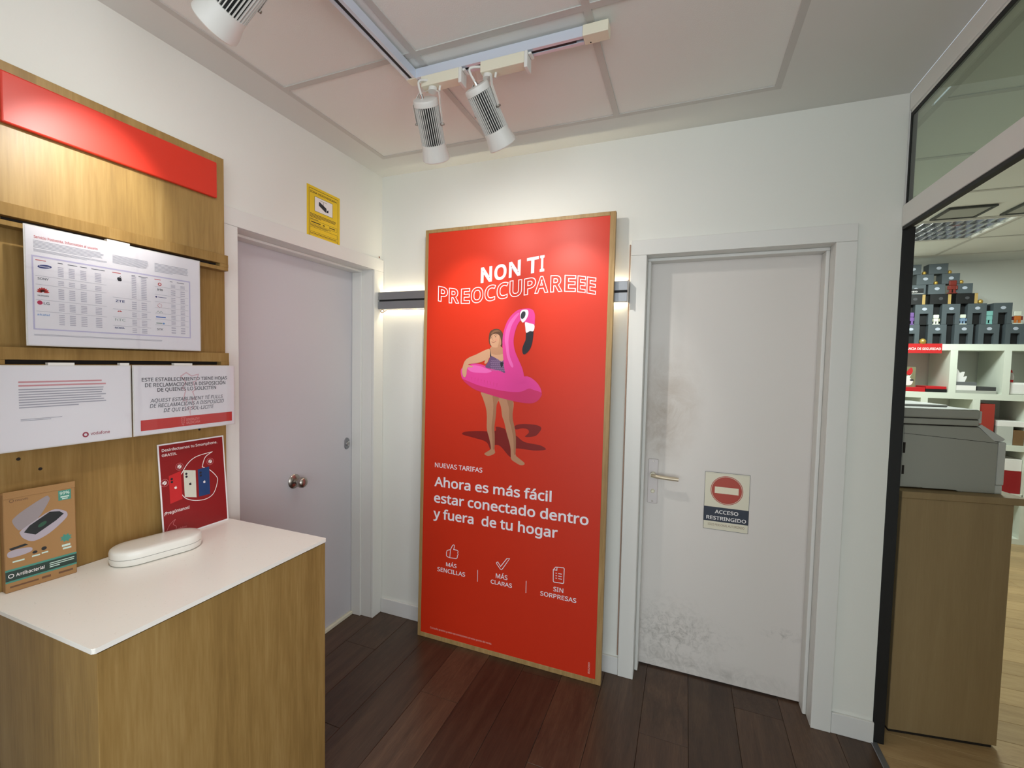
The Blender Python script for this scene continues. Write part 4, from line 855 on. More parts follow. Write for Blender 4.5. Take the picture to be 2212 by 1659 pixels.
# ================================================================== LEANING POSTER
PP = thing('advertising_poster', 'tall red oak-framed poster with a pink inflatable bird, leaning on the wall', 'poster', (.3505, -.1180, .0010), (-math.atan(.018), 0, 0))
PWd, PHt = 1.0205, 2.2410
bm = NB(); box(bm, .004, PWd-.004, .004, .0225, .004, PHt-.004); obj('backing_board', bm, M['oakframe'], PP)
bm = NB(); box(bm, 0, .019, -.002, .024, 0, PHt, .0012, 1); obj('frame_rail', bm, M['oakframe'], PP)
bm = NB(); box(bm, PWd-.0265, PWd, -.002, .024, 0, PHt, .0012, 1); obj('frame_rail', bm, M['oakframe'], PP)
bm = NB(); box(bm, .0192, PWd-.0267, -.002, .024, 0, .0245, .0012, 1); obj('frame_rail', bm, M['oakframe'], PP)
bm = NB(); box(bm, .0192, PWd-.0267, -.002, .024, PHt-.0185, PHt, .0012, 1); obj('frame_rail', bm, M['oakframe'], PP)
bm = NB(); box(bm, .0193, PWd-.0268, 0, .0038, .0247, PHt-.0187); obj('red_print', bm, M['poster_red'], PP)
PD = {
 'neck': [(0.4887,1.4815),(0.4782,1.5367),(0.4718,1.5922),(0.469,1.6476),(0.475,1.6919),(0.4905,1.7359),(0.5133,1.7685),(0.5421,1.7925),(0.571,1.8011),(0.6113,1.8017),(0.6317,1.7904),(0.6398,1.766),(0.6394,1.7392),(0.6377,1.7203),(0.6135,1.7277),(0.5892,1.7334),(0.5758,1.7347),(0.5668,1.7446),(0.5499,1.7241),(0.5363,1.686),(0.5298,1.6476),(0.5325,1.6147),(0.5423,1.5818),(0.561,1.5437),(0.5796,1.5057),(0.5893,1.4732),(0.5933,1.4351),(0.5466,1.4335),(0.5162,1.4601)],
 'beak_white': [(0.5891,1.7345),(0.6123,1.7288),(0.6377,1.7203),(0.6346,1.6907),(0.6146,1.6898),(0.5965,1.6818),(0.5911,1.7073)],
 'beak_black': [(0.5964,1.6829),(0.6146,1.692),(0.6334,1.6918),(0.6327,1.6584),(0.628,1.626),(0.6173,1.5988),(0.6006,1.5797),(0.5863,1.5741),(0.579,1.5849),(0.5779,1.604),(0.5848,1.6258),(0.594,1.6476)],
 'eye_white': [(0.5798,1.797),(0.6001,1.7949),(0.6052,1.7775),(0.5983,1.756),(0.5844,1.7373),(0.5729,1.7347),(0.5636,1.7539),(0.5601,1.7758),(0.5666,1.7919)],
 'pupil': [(0.5818,1.7889),(0.5889,1.7833),(0.5893,1.7697),(0.5827,1.7563),(0.5724,1.751),(0.5653,1.7577),(0.5649,1.7718),(0.5715,1.7848)],
 'ring': [(0.233,1.4747),(0.2377,1.495),(0.2549,1.504),(0.2804,1.5132),(0.3024,1.5222),(0.3372,1.5218),(0.375,1.5123),(0.4123,1.5019),(0.4613,1.4919),(0.4886,1.487),(0.534,1.4606),(0.5578,1.4503),(0.5924,1.4635),(0.6214,1.4605),(0.6564,1.4372),(0.677,1.411),(0.6851,1.3844),(0.6785,1.3598),(0.6593,1.3399),(0.631,1.3303),(0.5847,1.3307),(0.5256,1.3387),(0.4653,1.3497),(0.4038,1.3637),(0.3537,1.3757),(0.3091,1.391),(0.2701,1.4153),(0.2437,1.4403)],
 'ring_shade': [(0.2437,1.4403),(0.2762,1.4299),(0.3402,1.4093),(0.4153,1.3952),(0.4945,1.3844),(0.5714,1.3849),(0.6173,1.4032),(0.6404,1.3987),(0.6851,1.3844),(0.6785,1.3598),(0.6593,1.3399),(0.631,1.3303),(0.5847,1.3307),(0.5256,1.3387),(0.4653,1.3497),(0.4038,1.3637),(0.3537,1.3757),(0.3091,1.391),(0.2701,1.4153)],
 'neck_light': [(0.4883,1.6034),(0.481,1.6476),(0.4857,1.6918),(0.5025,1.733),(0.5253,1.7628),(0.5482,1.7815),(0.5571,1.7785),(0.5374,1.7516),(0.5177,1.719),(0.5069,1.6806),(0.5021,1.6421),(0.505,1.6035),(0.5134,1.5594),(0.5324,1.5157),(0.5207,1.5099),(0.4986,1.5537)],
 'ring_light': [(0.2743,1.5016),(0.3027,1.5137),(0.3375,1.5115),(0.3753,1.5011),(0.4128,1.4851),(0.3883,1.476),(0.351,1.475),(0.3068,1.4766),(0.281,1.4874)],
 'hair': [(0.3914,1.6588),(0.3967,1.6868),(0.413,1.699),(0.4342,1.7033),(0.4556,1.6965),(0.4693,1.6781),(0.4714,1.6476),(0.4696,1.6254),(0.4641,1.6088),(0.4517,1.6198),(0.4092,1.614),(0.3998,1.6196),(0.3933,1.6336)],
 'face': [(0.398,1.6616),(0.4026,1.6756),(0.4165,1.6823),(0.4348,1.6822),(0.4514,1.6721),(0.4617,1.652),(0.4635,1.631),(0.4566,1.617),(0.4429,1.6086),(0.4247,1.6074),(0.4123,1.6112),(0.4015,1.6252),(0.3979,1.6448)],
 'neck_skin': [(0.4104,1.614),(0.4339,1.6063),(0.4578,1.6187),(0.4715,1.6005),(0.4782,1.5784),(0.4349,1.5695),(0.4009,1.5803),(0.3974,1.596)],
 'chest': [(0.3961,1.5971),(0.4125,1.6056),(0.4672,1.606),(0.4793,1.5811),(0.4854,1.5369),(0.4663,1.531),(0.4354,1.5516),(0.4015,1.5579),(0.3869,1.5295),(0.3715,1.5236),(0.3742,1.5405)],
 'arm': [(0.3986,1.5983),(0.3789,1.5958),(0.3543,1.5855),(0.3233,1.571),(0.2793,1.5533),(0.2573,1.5357),(0.2464,1.5096),(0.2413,1.4807),(0.2484,1.4549),(0.2596,1.4495),(0.2676,1.4641),(0.2695,1.4871),(0.2774,1.5034),(0.2985,1.5021),(0.3028,1.5091),(0.2771,1.5149),(0.2897,1.5208),(0.337,1.5274),(0.3711,1.5394),(0.3894,1.5509),(0.4013,1.5663)],
 'swimsuit': [(0.4045,1.5624),(0.423,1.5582),(0.4477,1.5462),(0.4673,1.5354),(0.4838,1.5479),(0.4887,1.4815),(0.4614,1.488),(0.4247,1.4955),(0.3764,1.5056),(0.3929,1.5352)],
 'strap': [(0.3955,1.5971),(0.4011,1.5971),(0.4081,1.5636),(0.4021,1.5601)],
 'bow': [(0.4602,1.5309),(0.4753,1.5311),(0.474,1.5144),(0.4682,1.506),(0.4619,1.5142)],
 'leg_l': [(0.3587,1.3759),(0.4543,1.3548),(0.4451,1.3123),(0.4424,1.2559),(0.436,1.1992),(0.4394,1.143),(0.4392,1.0865),(0.4429,1.0642),(0.4248,1.0512),(0.4033,1.0446),(0.3845,1.0502),(0.3874,1.0591),(0.4117,1.0755),(0.4188,1.0903),(0.4069,1.1404),(0.3932,1.1848),(0.3914,1.2527),(0.3839,1.2977),(0.3671,1.3422)],
 'leg_r': [(0.45,1.3546),(0.5326,1.3418),(0.5346,1.2727),(0.5374,1.2396),(0.5506,1.1907),(0.5562,1.1413),(0.5559,1.0691),(0.5753,1.0488),(0.604,1.0295),(0.6026,1.0183),(0.5822,1.0151),(0.5583,1.0249),(0.5342,1.0392),(0.5306,1.0612),(0.5263,1.1054),(0.5034,1.176),(0.49,1.2253),(0.477,1.258),(0.4697,1.3024),(0.4534,1.3407)],
 'leg_l_shade': [(0.4224,1.3606),(0.4543,1.3548),(0.4451,1.3123),(0.4424,1.2559),(0.436,1.1992),(0.4394,1.143),(0.4392,1.0865),(0.43,1.0857),(0.4253,1.1419),(0.4195,1.198),(0.4253,1.2548),(0.4268,1.3113)],
 'leg_r_shade': [(0.5016,1.3458),(0.5326,1.3418),(0.5346,1.2727),(0.5374,1.2396),(0.5506,1.1907),(0.5562,1.1413),(0.5559,1.0691),(0.5463,1.0738),(0.5432,1.1402),(0.5296,1.2002),(0.5164,1.2438),(0.515,1.2938)],
 'shadow_body': [(0.2514,1.1454),(0.2704,1.1613),(0.3467,1.1699),(0.4397,1.1769),(0.4452,1.1998),(0.4939,1.1921),(0.5065,1.1707),(0.5543,1.1633),(0.6021,1.134),(0.6828,1.1245),(0.7142,1.1109),(0.706,1.1021),(0.6494,1.0954),(0.5563,1.0969),(0.5541,1.069),(0.5279,1.0498),(0.4723,1.1007),(0.4387,1.1034),(0.4363,1.0806),(0.418,1.0733),(0.392,1.1164),(0.316,1.1331)],
 'shadow_head': [(0.55,1.2128),(0.5878,1.2237),(0.6456,1.2249),(0.6799,1.2192),(0.6888,1.2063),(0.6753,1.1836),(0.6587,1.1687),(0.6245,1.1605),(0.6042,1.1617),(0.6238,1.1824),(0.6176,1.1984),(0.5885,1.2017),(0.5535,1.1937)],
 'mouth': [(0.4086,1.6364),(0.4177,1.6398),(0.4305,1.6376),(0.4294,1.6342),(0.4171,1.6364),(0.4099,1.6331)],
 'eye_l': [(0.4031,1.656),(0.4104,1.6588),(0.4117,1.6554),(0.4044,1.6532)],
 'eye_r': [(0.4232,1.6621),(0.4358,1.6666),(0.4371,1.6626),(0.4251,1.6582)],
 'nose_shade': [(0.414,1.6633),(0.4217,1.6476),(0.4157,1.6431),(0.4107,1.6465),(0.4168,1.6498)],
 'face_shade': [(0.4515,1.6698),(0.4617,1.652),(0.4635,1.631),(0.4566,1.617),(0.4429,1.6086),(0.4483,1.6309),(0.4508,1.6504)],
 'thumb_a': [(0.1719,0.4973),(0.1757,0.5084),(0.1954,0.5149),(0.2059,0.5369),(0.2132,0.5449),(0.219,0.5428),(0.2192,0.534),(0.215,0.5193),(0.2369,0.519),(0.2422,0.5137),(0.2402,0.5041),(0.2427,0.4968),(0.2389,0.4884),(0.238,0.4779),(0.2306,0.4729),(0.193,0.4708),(0.1783,0.4734),(0.1724,0.4776),(0.1719,0.4973)],
 'thumb_b': [(0.1954,0.5149),(0.193,0.4708)],
 'check': [(0.4673,0.4942),(0.4741,0.4994),(0.4907,0.4786),(0.5237,0.5253),(0.5394,0.5281),(0.5016,0.4683),(0.4954,0.4626),(0.4895,0.4645),(0.4674,0.4892),(0.4673,0.4942)],
 'doc': [(0.7716,0.5145),(0.7832,0.53),(0.8229,0.5337),(0.8269,0.5297),(0.8262,0.4604),(0.8225,0.4559),(0.7773,0.4539),(0.7733,0.4579),(0.7716,0.5145)],
 'doc_fold': [(0.7716,0.5145),(0.7899,0.5156),(0.7904,0.5299)],
 'doc_l0': [(0.7976,0.5006),(0.8154,0.5007)],
 'doc_l1': [(0.798,0.4879),(0.8158,0.488)],
 'doc_l2': [(0.7984,0.4756),(0.8162,0.4754)],
 'doc_l3': [(0.7836,0.5002),(0.7904,0.5001)],
 'doc_l4': [(0.784,0.4875),(0.7908,0.4874)],
 'doc_l5': [(0.7844,0.4753),(0.7912,0.4752)],
 'div1': [(0.3605,0.435),(0.361,0.3732)],
 'div2': [(0.6325,0.4308),(0.6327,0.369)],
 'head_base': [(0.0846,1.8551),(0.1516,1.8423),(0.2242,1.8369),(0.2835,1.8352),(0.3644,1.8411),(0.4293,1.8494),(0.4983,1.8583),(0.5765,1.8677),(0.6319,1.8736),(0.712,1.8775),(0.7827,1.8787),(0.8421,1.8754),(0.8932,1.8673),(0.9388,1.8575)],
 'head_top': [(0.0825,1.9383),(0.1495,1.9246),(0.2221,1.9163),(0.2813,1.9181),(0.3621,1.925),(0.427,1.9334),(0.4959,1.9444),(0.5741,1.9507),(0.6294,1.9589),(0.7095,1.9611),(0.7802,1.9598),(0.8395,1.9553),(0.8907,1.9469),(0.9362,1.9385)],
 'head_letters': [('P',0.0847,0.1452),('R',0.1513,0.2149),('E',0.2238,0.2771),('O',0.283,0.3538),('C',0.3612,0.4253),('C',0.4292,0.4941),('U',0.4995,0.5667),('P',0.5769,0.6403),('A',0.6325,0.705),('R',0.7137,0.7759),('E',0.7844,0.8412),('E',0.8485,0.8887),('E',0.8935,0.9379)],
 'non_ti': [('N',0.3376,1.9844,0.3366,2.0219,0.4014,1.9438,0.3993,2.0183),('O',0.4141,1.9931,0.413,2.0328,0.482,1.9502,0.4797,2.0287),('N',0.4941,2.0049,0.4929,2.0491,0.5578,1.9575,0.5553,2.0451),('T',0.5896,2.0208,0.5884,2.0618,0.6524,1.9764,0.6499,2.0577),('I',0.6577,2.0221,0.6565,2.0621,0.6817,1.9807,0.6793,2.0606)],
 'lines': [('NUEVAS TARIFAS',0.0883,0.9548,0.0888,0.9799,0.3735,0.952),('Ahora es más fácil',0.0872,0.8528,0.0936,0.9074,0.7518,0.845),('estar conectado dentro',0.0869,0.7664,0.0857,0.8186,0.9383,0.7532),('y fuera  de tu hogar',0.0849,0.678,0.0836,0.7303,0.7886,0.6689),('MÁS',0.1709,0.4199,0.1716,0.4409,0.2348,0.4215),('SENCILLAS',0.1179,0.3842,0.1186,0.407,0.2873,0.3841),('MÁS',0.4653,0.4125,0.4657,0.4365,0.5305,0.4154),('CLARAS',0.4371,0.3798,0.4375,0.401,0.5567,0.3787),('SIN',0.7748,0.4083,0.7741,0.4305,0.8254,0.4093),('SORPRESAS',0.7085,0.3752,0.7088,0.397,0.8913,0.3717)],
 'fine': [(0.0804,0.0582),(0.0815,0.0695),(0.4522,0.0543)],
 'vert': [(0.9568,0.0432),(0.9672,0.0461),(0.9577,0.0986)],
 'brow_l': [(0.4005,1.6622),(0.4065,1.6666),(0.4139,1.6666)],
 'brow_r': [(0.4217,1.6688),(0.4296,1.6727),(0.4393,1.671)],
 'smile': [(0.4079,1.6381),(0.4129,1.6342),(0.4209,1.6336),(0.4275,1.6359),(0.4323,1.6404)],
 'nose': [(0.416,1.6566),(0.412,1.6465),(0.4182,1.6431)],
 'eyes': [(0.4074,1.6571),(0.4299,1.6621)],
 'hair_front': [(0.394,1.6521),(0.3946,1.6756),(0.407,1.6935),(0.4312,1.7011),(0.4544,1.6954),(0.4681,1.6781),(0.4714,1.6476),(0.468,1.6188),(0.4627,1.6132),(0.4607,1.6421),(0.4528,1.6665),(0.4355,1.6777),(0.4161,1.6756),(0.4041,1.6667),(0.4008,1.6521)],
 'hair_light': [(0.4043,1.6812),(0.4192,1.6934),(0.4404,1.6966),(0.4558,1.6887),(0.4437,1.6888),(0.4243,1.6856),(0.4105,1.6767)],
 'cheek': [(0.4253,1.6504),(0.4362,1.6521),(0.4401,1.6448),(0.4329,1.6409),(0.4255,1.6443)],
}
white = ink('poster_white', 244, 238, 244)
def pp(key, mat, lay, name): return shape(name, PD[key], mat, PP, lay)
sh = ink('poster_shadow', 128, 16, 8)
pp('shadow_body', sh, 1, 'picture_shadow'); pp('shadow_head', sh, 1, 'picture_shadow')
skin = ink('skin', 208, 158, 124); skin2 = ink('skin_shade', 168, 116, 84); skin3 = ink('skin_mid', 190, 138, 104)
pp('leg_l', skin3, 2, 'picture_person'); pp('leg_r', skin3, 2, 'picture_person'); pp('leg_l_shade', skin2, 3, 'picture_person'); pp('leg_r_shade', skin2, 3, 'picture_person')
pk = ink('pink', 226, 62, 150); pk2 = ink('pink_shade', 206, 44, 104); pk3 = ink('pink_light', 238, 104, 184)
pp('ring', pk, 4, 'picture_inflatable'); pp('ring_shade', pk2, 5, 'picture_inflatable'); pp('ring_light', pk3, 5, 'picture_inflatable')
pp('chest', skin, 6, 'picture_person'); pp('neck_skin', skin3, 7, 'picture_person'); pp('hair', ink('hair', 92, 60, 40), 7, 'picture_person'); pp('face', skin, 8, 'picture_person'); pp('face_shade', skin3, 9, 'picture_person')
pp('swimsuit', ink('swimsuit', 104, 74, 112), 8, 'picture_person')
# woven pattern of the swimsuit print
us = [u for u, v in PD['swimsuit']]; vs = [v for u, v in PD['swimsuit']]
pat = []
for i in range(9):
    for j in range(7):
        u = .405+.0105*i+.004*(j % 2); v = 1.490+.0095*j
        if u > .486 or v > 1.548-.25*abs(u-.44): continue
        pat.append(R4(u, u+.0055, v, v+.0022)); pat.append(R4(u+.006, u+.0075, v-.003, v+.004))
multi('picture_person', pat, ink('swimsuit_light', 164, 136, 168), PP, 9)
pp('strap', ink('ink_black', 32, 32, 42), 9, 'picture_person'); pp('bow', ink('ink_black', 32, 32, 42), 10, 'picture_person')
pp('arm', skin, 10, 'picture_person')
hb = ink('hair', 92, 60, 40)
pp('hair_front', hb, 10, 'picture_person'); pp('hair_light', ink('hair_light', 128, 90, 62), 11, 'picture_person'); pp('cheek', ink('cheek', 216, 150, 122), 9, 'picture_person')
for k in ('brow_l', 'brow_r'): stroke('picture_person', PD[k], .0020, hb, PP, 10)
stroke('picture_person', PD['smile'], .0022, ink('lip', 150, 74, 66), PP, 10); stroke('picture_person', PD['nose'], .0018, skin2, PP, 10)
for u, v in PD['eyes']: shape('picture_person', ell(u, v, .0034, .0017, 14, .15), ink('ink_black', 32, 32, 42), PP, 10, 0, False)
pp('neck', pk, 11, 'picture_inflatable'); pp('neck_light', pk3, 12, 'picture_inflatable')
pp('beak_black', ink('ink_black', 32, 32, 42), 12, 'picture_inflatable'); pp('beak_white', white, 13, 'picture_inflatable'); pp('eye_white', white, 13, 'picture_inflatable'); pp('pupil', ink('pupil', 46, 46, 56), 14, 'picture_inflatable')
# pleats along the ring seam
pl_ = []
for i in range(9):
    a = .300+.018*i; b = 1.452-.0035*i
    pl_.append([(a, b), (a+.002, b), (a-.001, b-.022)])
multi('picture_inflatable', pl_, pk2, PP, 6)
# headline
nb = [(.3376, 1.9405), (.40, 1.946), (.42, 1.948), (.48, 1.956), (.494, 1.958), (.555, 1.969), (.62, 1.9765), (.66, 1.981), (.685, 1.983)]
nt = [(u, v+.0795) for u, v in nb]
for (ch, a, b) in (('N', .3376, .4004), ('O', .4136, .4808), ('N', .4935, .5566), ('T', .5890, .6512), ('I', .6571, .6805)):
    warp_letter(ch, a, b, nb, nt, white, PP, .030, 0, 2)
for i, (ch, a, b) in enumerate(PD['head_letters']):
    warp_letter(ch, a, b, PD['head_base'], PD['head_top'], white, PP, .030, .0165, 2)
bolds = {0: .016, 1: .030, 2: .030, 3: .030}
def av(a, b): return (a+b)/2
for i, (t, u0, vb, ul, vc, u1, vb2) in enumerate(PD['lines']):
    h = vc-vb
    if i in (1,): h = .0525
    if i in (2, 3): h = .0525
    b0 = av(vb, vb2)
    text(t, u0, u1, b0, b0+h, white, PP, bolds.get(i, .018), words=True)
text('Consulta precios y resto de condiciones en este punto de venta.', .0804, .4522, .0562, .0660, ink('pale_print', 236, 190, 180), PP, 0)
# tiny vertical code near the lower right corner, reading upwards
V, F = text_geo('8052969', .008)
x0, x1 = min(v[0] for v in V), max(v[0] for v in V); y0, y1 = min(v[1] for v in V), max(v[1] for v in V)
flat('lettering', [(.9672-(v[1]-y0)/(y1-y0)*.0092, -(2+v[2])*LAYER, .0440+(v[0]-x0)/(x1-x0)*.0550) for v in V], F, ink('pale_print', 236, 190, 180), PP)
for k in ('thumb_a', 'thumb_b', 'check', 'doc', 'doc_fold', 'doc_l0', 'doc_l1', 'doc_l2', 'doc_l3', 'doc_l4', 'doc_l5', 'div1', 'div2'):
    cl = k in ('thumb_a', 'check', 'doc')
    pts = PD[k][:-1] if cl else PD[k]
    stroke('icon' if not k.startswith('div') else 'divider_line', pts, .0036 if not k.startswith('div') else .0028, white, PP, 2, 0, cl)

# ================================================================== LED LIGHT BAR BEHIND THE POSTER
lb = thing('light_bar', 'grey double aluminium wall light bar glowing warm behind the poster', 'wall light', (0, 0, 0))
for z0, z1 in ((1.8800, 1.9240), (1.8270, 1.8705)):
    bm = NB(); box(bm, .019, 1.430, -.055, -.022, z0, z1, .002); obj('bar', bm, M['alu'], lb)
bm = NB(); box(bm, .022, 1.428, -.046, -.024, 1.8707, 1.8798); obj('centre_groove', bm, M['black'], lb)
bm = NB(); box(bm, .03, 1.42, -.0215, -.004, 1.845, 1.905); obj('mounting_rail', bm, M['alu'], lb)
for z0, z1 in ((1.9055, 1.9085), (1.8415, 1.8445)):
    bm = NB(); box(bm, .03, 1.42, -.019, -.007, z0, z1); obj('led_strip', bm, M['led'], lb)
bm = NB(); box(bm, 1.4302, 1.4345, -.058, -.006, 1.8235, 1.9275, .001); obj('end_cap', bm, M['steel'], lb)
bm = NB(); tube(bm, [(.030+.012*math.cos(t), -.030, 1.818+.008*math.sin(t)) for t in [i*.45 for i in range(13)]]+[(.06, -.03, 1.8235), (.4, -.03, 1.8235)], .0022, 8); obj('lead', bm, ink('lead_brown', 150, 120, 100), lb, True)
bm = NB(); tube(bm, [(1.4305, -.006, 2.10), (1.4305, -.006, 1.93)]+[(1.4305, -.006, 1.82-.173*i) for i in range(10)]+[(1.4305, -.006, .10)], .0028, 8)
tag(obj('cable', bm, ink('cable_brown', 170, 140, 122), None, True), 'thin brownish cable running down beside the white door casing', 'cable')

# ================================================================== TRACK AND SPOT LAMPS
tk = thing('lighting_track', 'white L-shaped ceiling lighting track with black slot', 'light track', (0, 0, H))
def rail(a, b, along):
    bm = NB()
    T0, T1 = -.036, -.0045   # hangs under the grid
    if along == 'x':
        y0, y1 = -.768, -.730
        box(bm, a, b, y0, y0+.012, T0, T1); box(bm, a, b, y1-.012, y1, T0, T1); box(bm, a, b, y0+.012, y1-.012, T1-.010, T1)
    else:
        x0, x1 = .700, .737
        box(bm, x0, x0+.012, a, b, T0, T1); box(bm, x1-.012, x1, a, b, T0, T1); box(bm, x0+.012, x1-.012, a, b, T1-.010, T1)
    obj('rail', bm, M['track'], tk)
    bm = NB()
    if along == 'x': box(bm, a, b-.025, -.7558, -.7422, T0+.0025, T1-.0102)
    else: box(bm, .7122, .7248, a, b, T0+.0025, T1-.0102)
    obj('conductor_slot', bm, M['black'], tk)
rail(.7375, 1.355, 'x'); rail(-3.3, -.7690, 'y')
bm = NB(); box(bm, .698, .7372, -.7685, -.7285, -.0375, -.0042, .002); obj('corner_connector', bm, M['cream'], tk)
bm = NB(); box(bm, 1.3555, 1.436, -.772, -.727, -.038, -.0042, .002); ec = obj('feed_end_cap', bm, M['cream'], tk)
bm = NB(); lathe(bm, [(.0005, 0), (.003, 0), (.002, .001), (.0005, .001)], 10, Matrix.Translation((1.375, -.735, -.0381)) @ Matrix.Rotation(math.pi, 4, 'X')); obj('screw', bm, M['slot'], ec)

def spot_lamp(label, top, lens, adapter, axis, power, cone=50, spill=.34):
    top, lens = Vector(top), Vector(lens)
    t = thing('spot_lamp', label, 'spot lamp', top, (0, 0, 0), 'track spot lamps')
    d = (lens-top); L = d.length
    q = Vector((0, 0, 1)).rotation_difference(d.normalized()).to_matrix().to_4x4()
    # turned parts: z runs from the cap to the lens
    R = .0455
    bm = NB(); lathe(bm, [(.0005, 0), (R-.008, 0), (R-.002, .002), (R, .007), (R, .022), (R-.004, .023), (.0005, .023)], 40, q); obj('cap', bm, M['white_metal'], t, True)
    bm = NB(); lathe(bm, [(.0005, .0231), (R-.0045, .0231), (R-.0045, L-.061), (.0005, L-.061)], 32, q); obj('core', bm, M['black'], t, True)
    bm = NB()
    for k in range(34):
        a = 2*math.pi*k/34; c, s = math.cos(a), math.sin(a)
        vs = []
        for r_, w_ in ((R-.006, .0012), (R, .0011)):
            for z_ in (.0225, L-.0605):
                for sg in (-1, 1): vs.append(bm.verts.new(q @ Vector((r_*c-sg*w_*s, r_*s+sg*w_*c, z_))))
        a0, a1, a2, a3, b0, b1, b2, b3 = vs
        for f in ((b0, b1, b3, b2), (a0, b0, b2, a2), (a1, a3, b3, b1), (a0, a1, b1, b0), (a2, b2, b3, a3)): bm.faces.new(f)
    obj('cooling_fins', bm, M['white_metal'], t)
    bm = NB(); lathe(bm, [(R-.012, L-.0605), (R+.0005, L-.0605), (R+.001, L-.045), (R+.008, L-.014), (R+.0085, L-.003), (R+.006, L), (R-.002, L), (R-.004, L-.012), (R-.012, L-.030)], 40, q); obj('bell', bm, M['white_metal'], t, True)
    bm = NB(); lathe(bm, [(.0005, L-.015), (R-.0045, L-.015), (R-.0045, L-.013), (.0005, L-.013)], 32, q); obj('lens', bm, M['lens'], t)
    # yoke: strap on both sides of the head
    ax = Vector(axis).normalized(); dn = d.normalized(); side = dn.cross(ax).normalized() if False else ax
    side = (side-dn*side.dot(dn)).normalized(); nrm = dn.cross(side).normalized()
    piv = dn*.085
    A = Vector(adapter)-top
    for sg in (-1, 1):
        pts = [piv+side*sg*(R+.006), piv*.35+side*sg*(R+.008)+Vector((0, 0, .012)), A*.55+side*sg*(R*.85)+Vector((0, 0, .006)), A+side*sg*.012]
        bm = NB(); prev = None
        for i, p_ in enumerate(pts):
            w2, th = nrm*.007, side*.0009
            cur = [bm.verts.new(p_+w2+th), bm.verts.new(p_-w2+th), bm.verts.new(p_-w2-th), bm.verts.new(p_+w2-th)]
            if prev:
                for k in range(4): bm.faces.new((prev[k], prev[(k+1) % 4], cur[(k+1) % 4], cur[k]))
            else: bm.faces.new(cur)
            prev = cur
        bm.faces.new(prev); obj('yoke', bm, M['white_metal'], t)
        bm = NB(); cyl(bm, piv+side*sg*(R-.004), piv+side*sg*(R+.0125), .005, .004, 12); obj('bolt', bm, M['steel'], t, True)
    bm = NB(); cyl(bm, A+Vector((0, 0, -.006)), A+Vector((0, 0, .014)), .017, .015, 20); obj('swivel', bm, M['white_metal'], t, True)
    # supply cord: gland on the cap, loop up to the adapter
    g0 = q @ Vector((-.012, -.010, 0)); g1 = q @ Vector((-.012, -.010, -.012))
    bm = NB(); cyl(bm, g0, g1, .0085, .0065, 14); obj('cord_gland', bm, M['chrome'], t, True)
    e = A+Vector((.020, 0, .004)) if True else A
    ctrl = [g1, g1+(q @ Vector((0, 0, -.035)))+Vector((0, 0, .006)), (g1+e)/2+Vector((.006, -.004, .034)), e+Vector((.010, -.004, .020)), e+Vector((.008, 0, -.012))]
    P3 = []
    for i in range(len(ctrl)-1):
        p0, p1, p2, p3 = ctrl[max(i-1, 0)], ctrl[i], ctrl[i+1], ctrl[min(i+2, len(ctrl)-1)]
        for j in range(7):
            u = j/7; P3.append(.5*((2*p1)+(p2-p0)*u+(2*p0-5*p1+4*p2-p3)*u*u+(3*p1-p0-3*p2+p3)*u**3))
    P3.append(ctrl[-1])
    bm = NB(); tube(bm, P3, .0042, 10); obj('cord', bm, M['white_metal'], t, True)
    # the lamp's own light: a soft beam and a wide weak spill
    for nm, en, cn, bl in (('spot_lamp_light', power, cone, .9), ('spot_lamp_spill', power*spill, 165, 1.0)):
        ld = bpy.data.lights.new(nm, 'SPOT'); ld.energy = en; ld.spot_size = math.radians(cn); ld.spot_blend = bl
        ld.shadow_soft_size = .018; ld.color = (1.0, .972, .915)
        lo = bpy.data.objects.new(nm, ld); C.objects.link(lo); lo.parent = t
        lo.location = dn*(L+.004); lo.rotation_euler = (-dn).to_track_quat('Z', 'Y').to_euler()
    return t, top
def gear(t, top, x0, x1, y0, y1, z0, z1, along):
    """adapter box that clips the lamp to the track"""
    bm = NB(); box(bm, x0-top.x, x1-top.x, y0-top.y, y1-top.y, z0-top.z, z1-top.z, .002); a = obj('adapter', bm, M['cream'], t)
    bm = NB()
    if along == 'x':
        box(bm, x1-top.x+.0002, x1-top.x+.012, y0-top.y, y1-top.y, z0-top.z-.016, z1-top.z, .0015)
        box(bm, x1-top.x+.0122, x1-top.x+.024, y0-top.y+.004, y1-top.y-.004, z1-top.z-.012, z1-top.z-.004, .003)
    else:
        box(bm, x0-top.x, x1-top.x, y1-top.y+.0002, y1-top.y+.012, z0-top.z-.016, z1-top.z, .0015)
        box(bm, x0-top.x+.004, x1-top.x-.004, y1-top.y+.0122, y1-top.y+.024, z1-top.z-.012, z1-top.z-.004, .003)
    obj('locking_lever', bm, M['white_metal'], a)
SPW = 16
t, tp = spot_lamp('white ribbed spot lamp nearest the track corner, aimed at the poster', (.774, -.760, 2.488), (.741, -.620, 2.334), (.800, -.749, 2.519), (1, .1, 0), SPW)
gear(t, tp, .762, .915, -.770, -.728, 2.5265, 2.5635, 'x')
t, tp = spot_lamp('white ribbed spot lamp beside the black track slot, tilted to the right', (.980, -.760, 2.492), (1.028, -.620, 2.343), (1.020, -.749, 2.519), (1, -.2, 0), SPW)
gear(t, tp, 1.000, 1.160, -.770, -.728, 2.5265, 2.5635, 'x')
t, tp = spot_lamp('white ribbed spot lamp at the top edge aimed at the oak board', (.742, -1.410, 2.445), (.585, -1.410, 2.345), (.7185, -1.398, 2.519), (.2, 1, 0), SPW*1.5, 46, .10)
gear(t, tp, .6975, .7395, -1.395, -1.235, 2.5265, 2.5635, 'y')
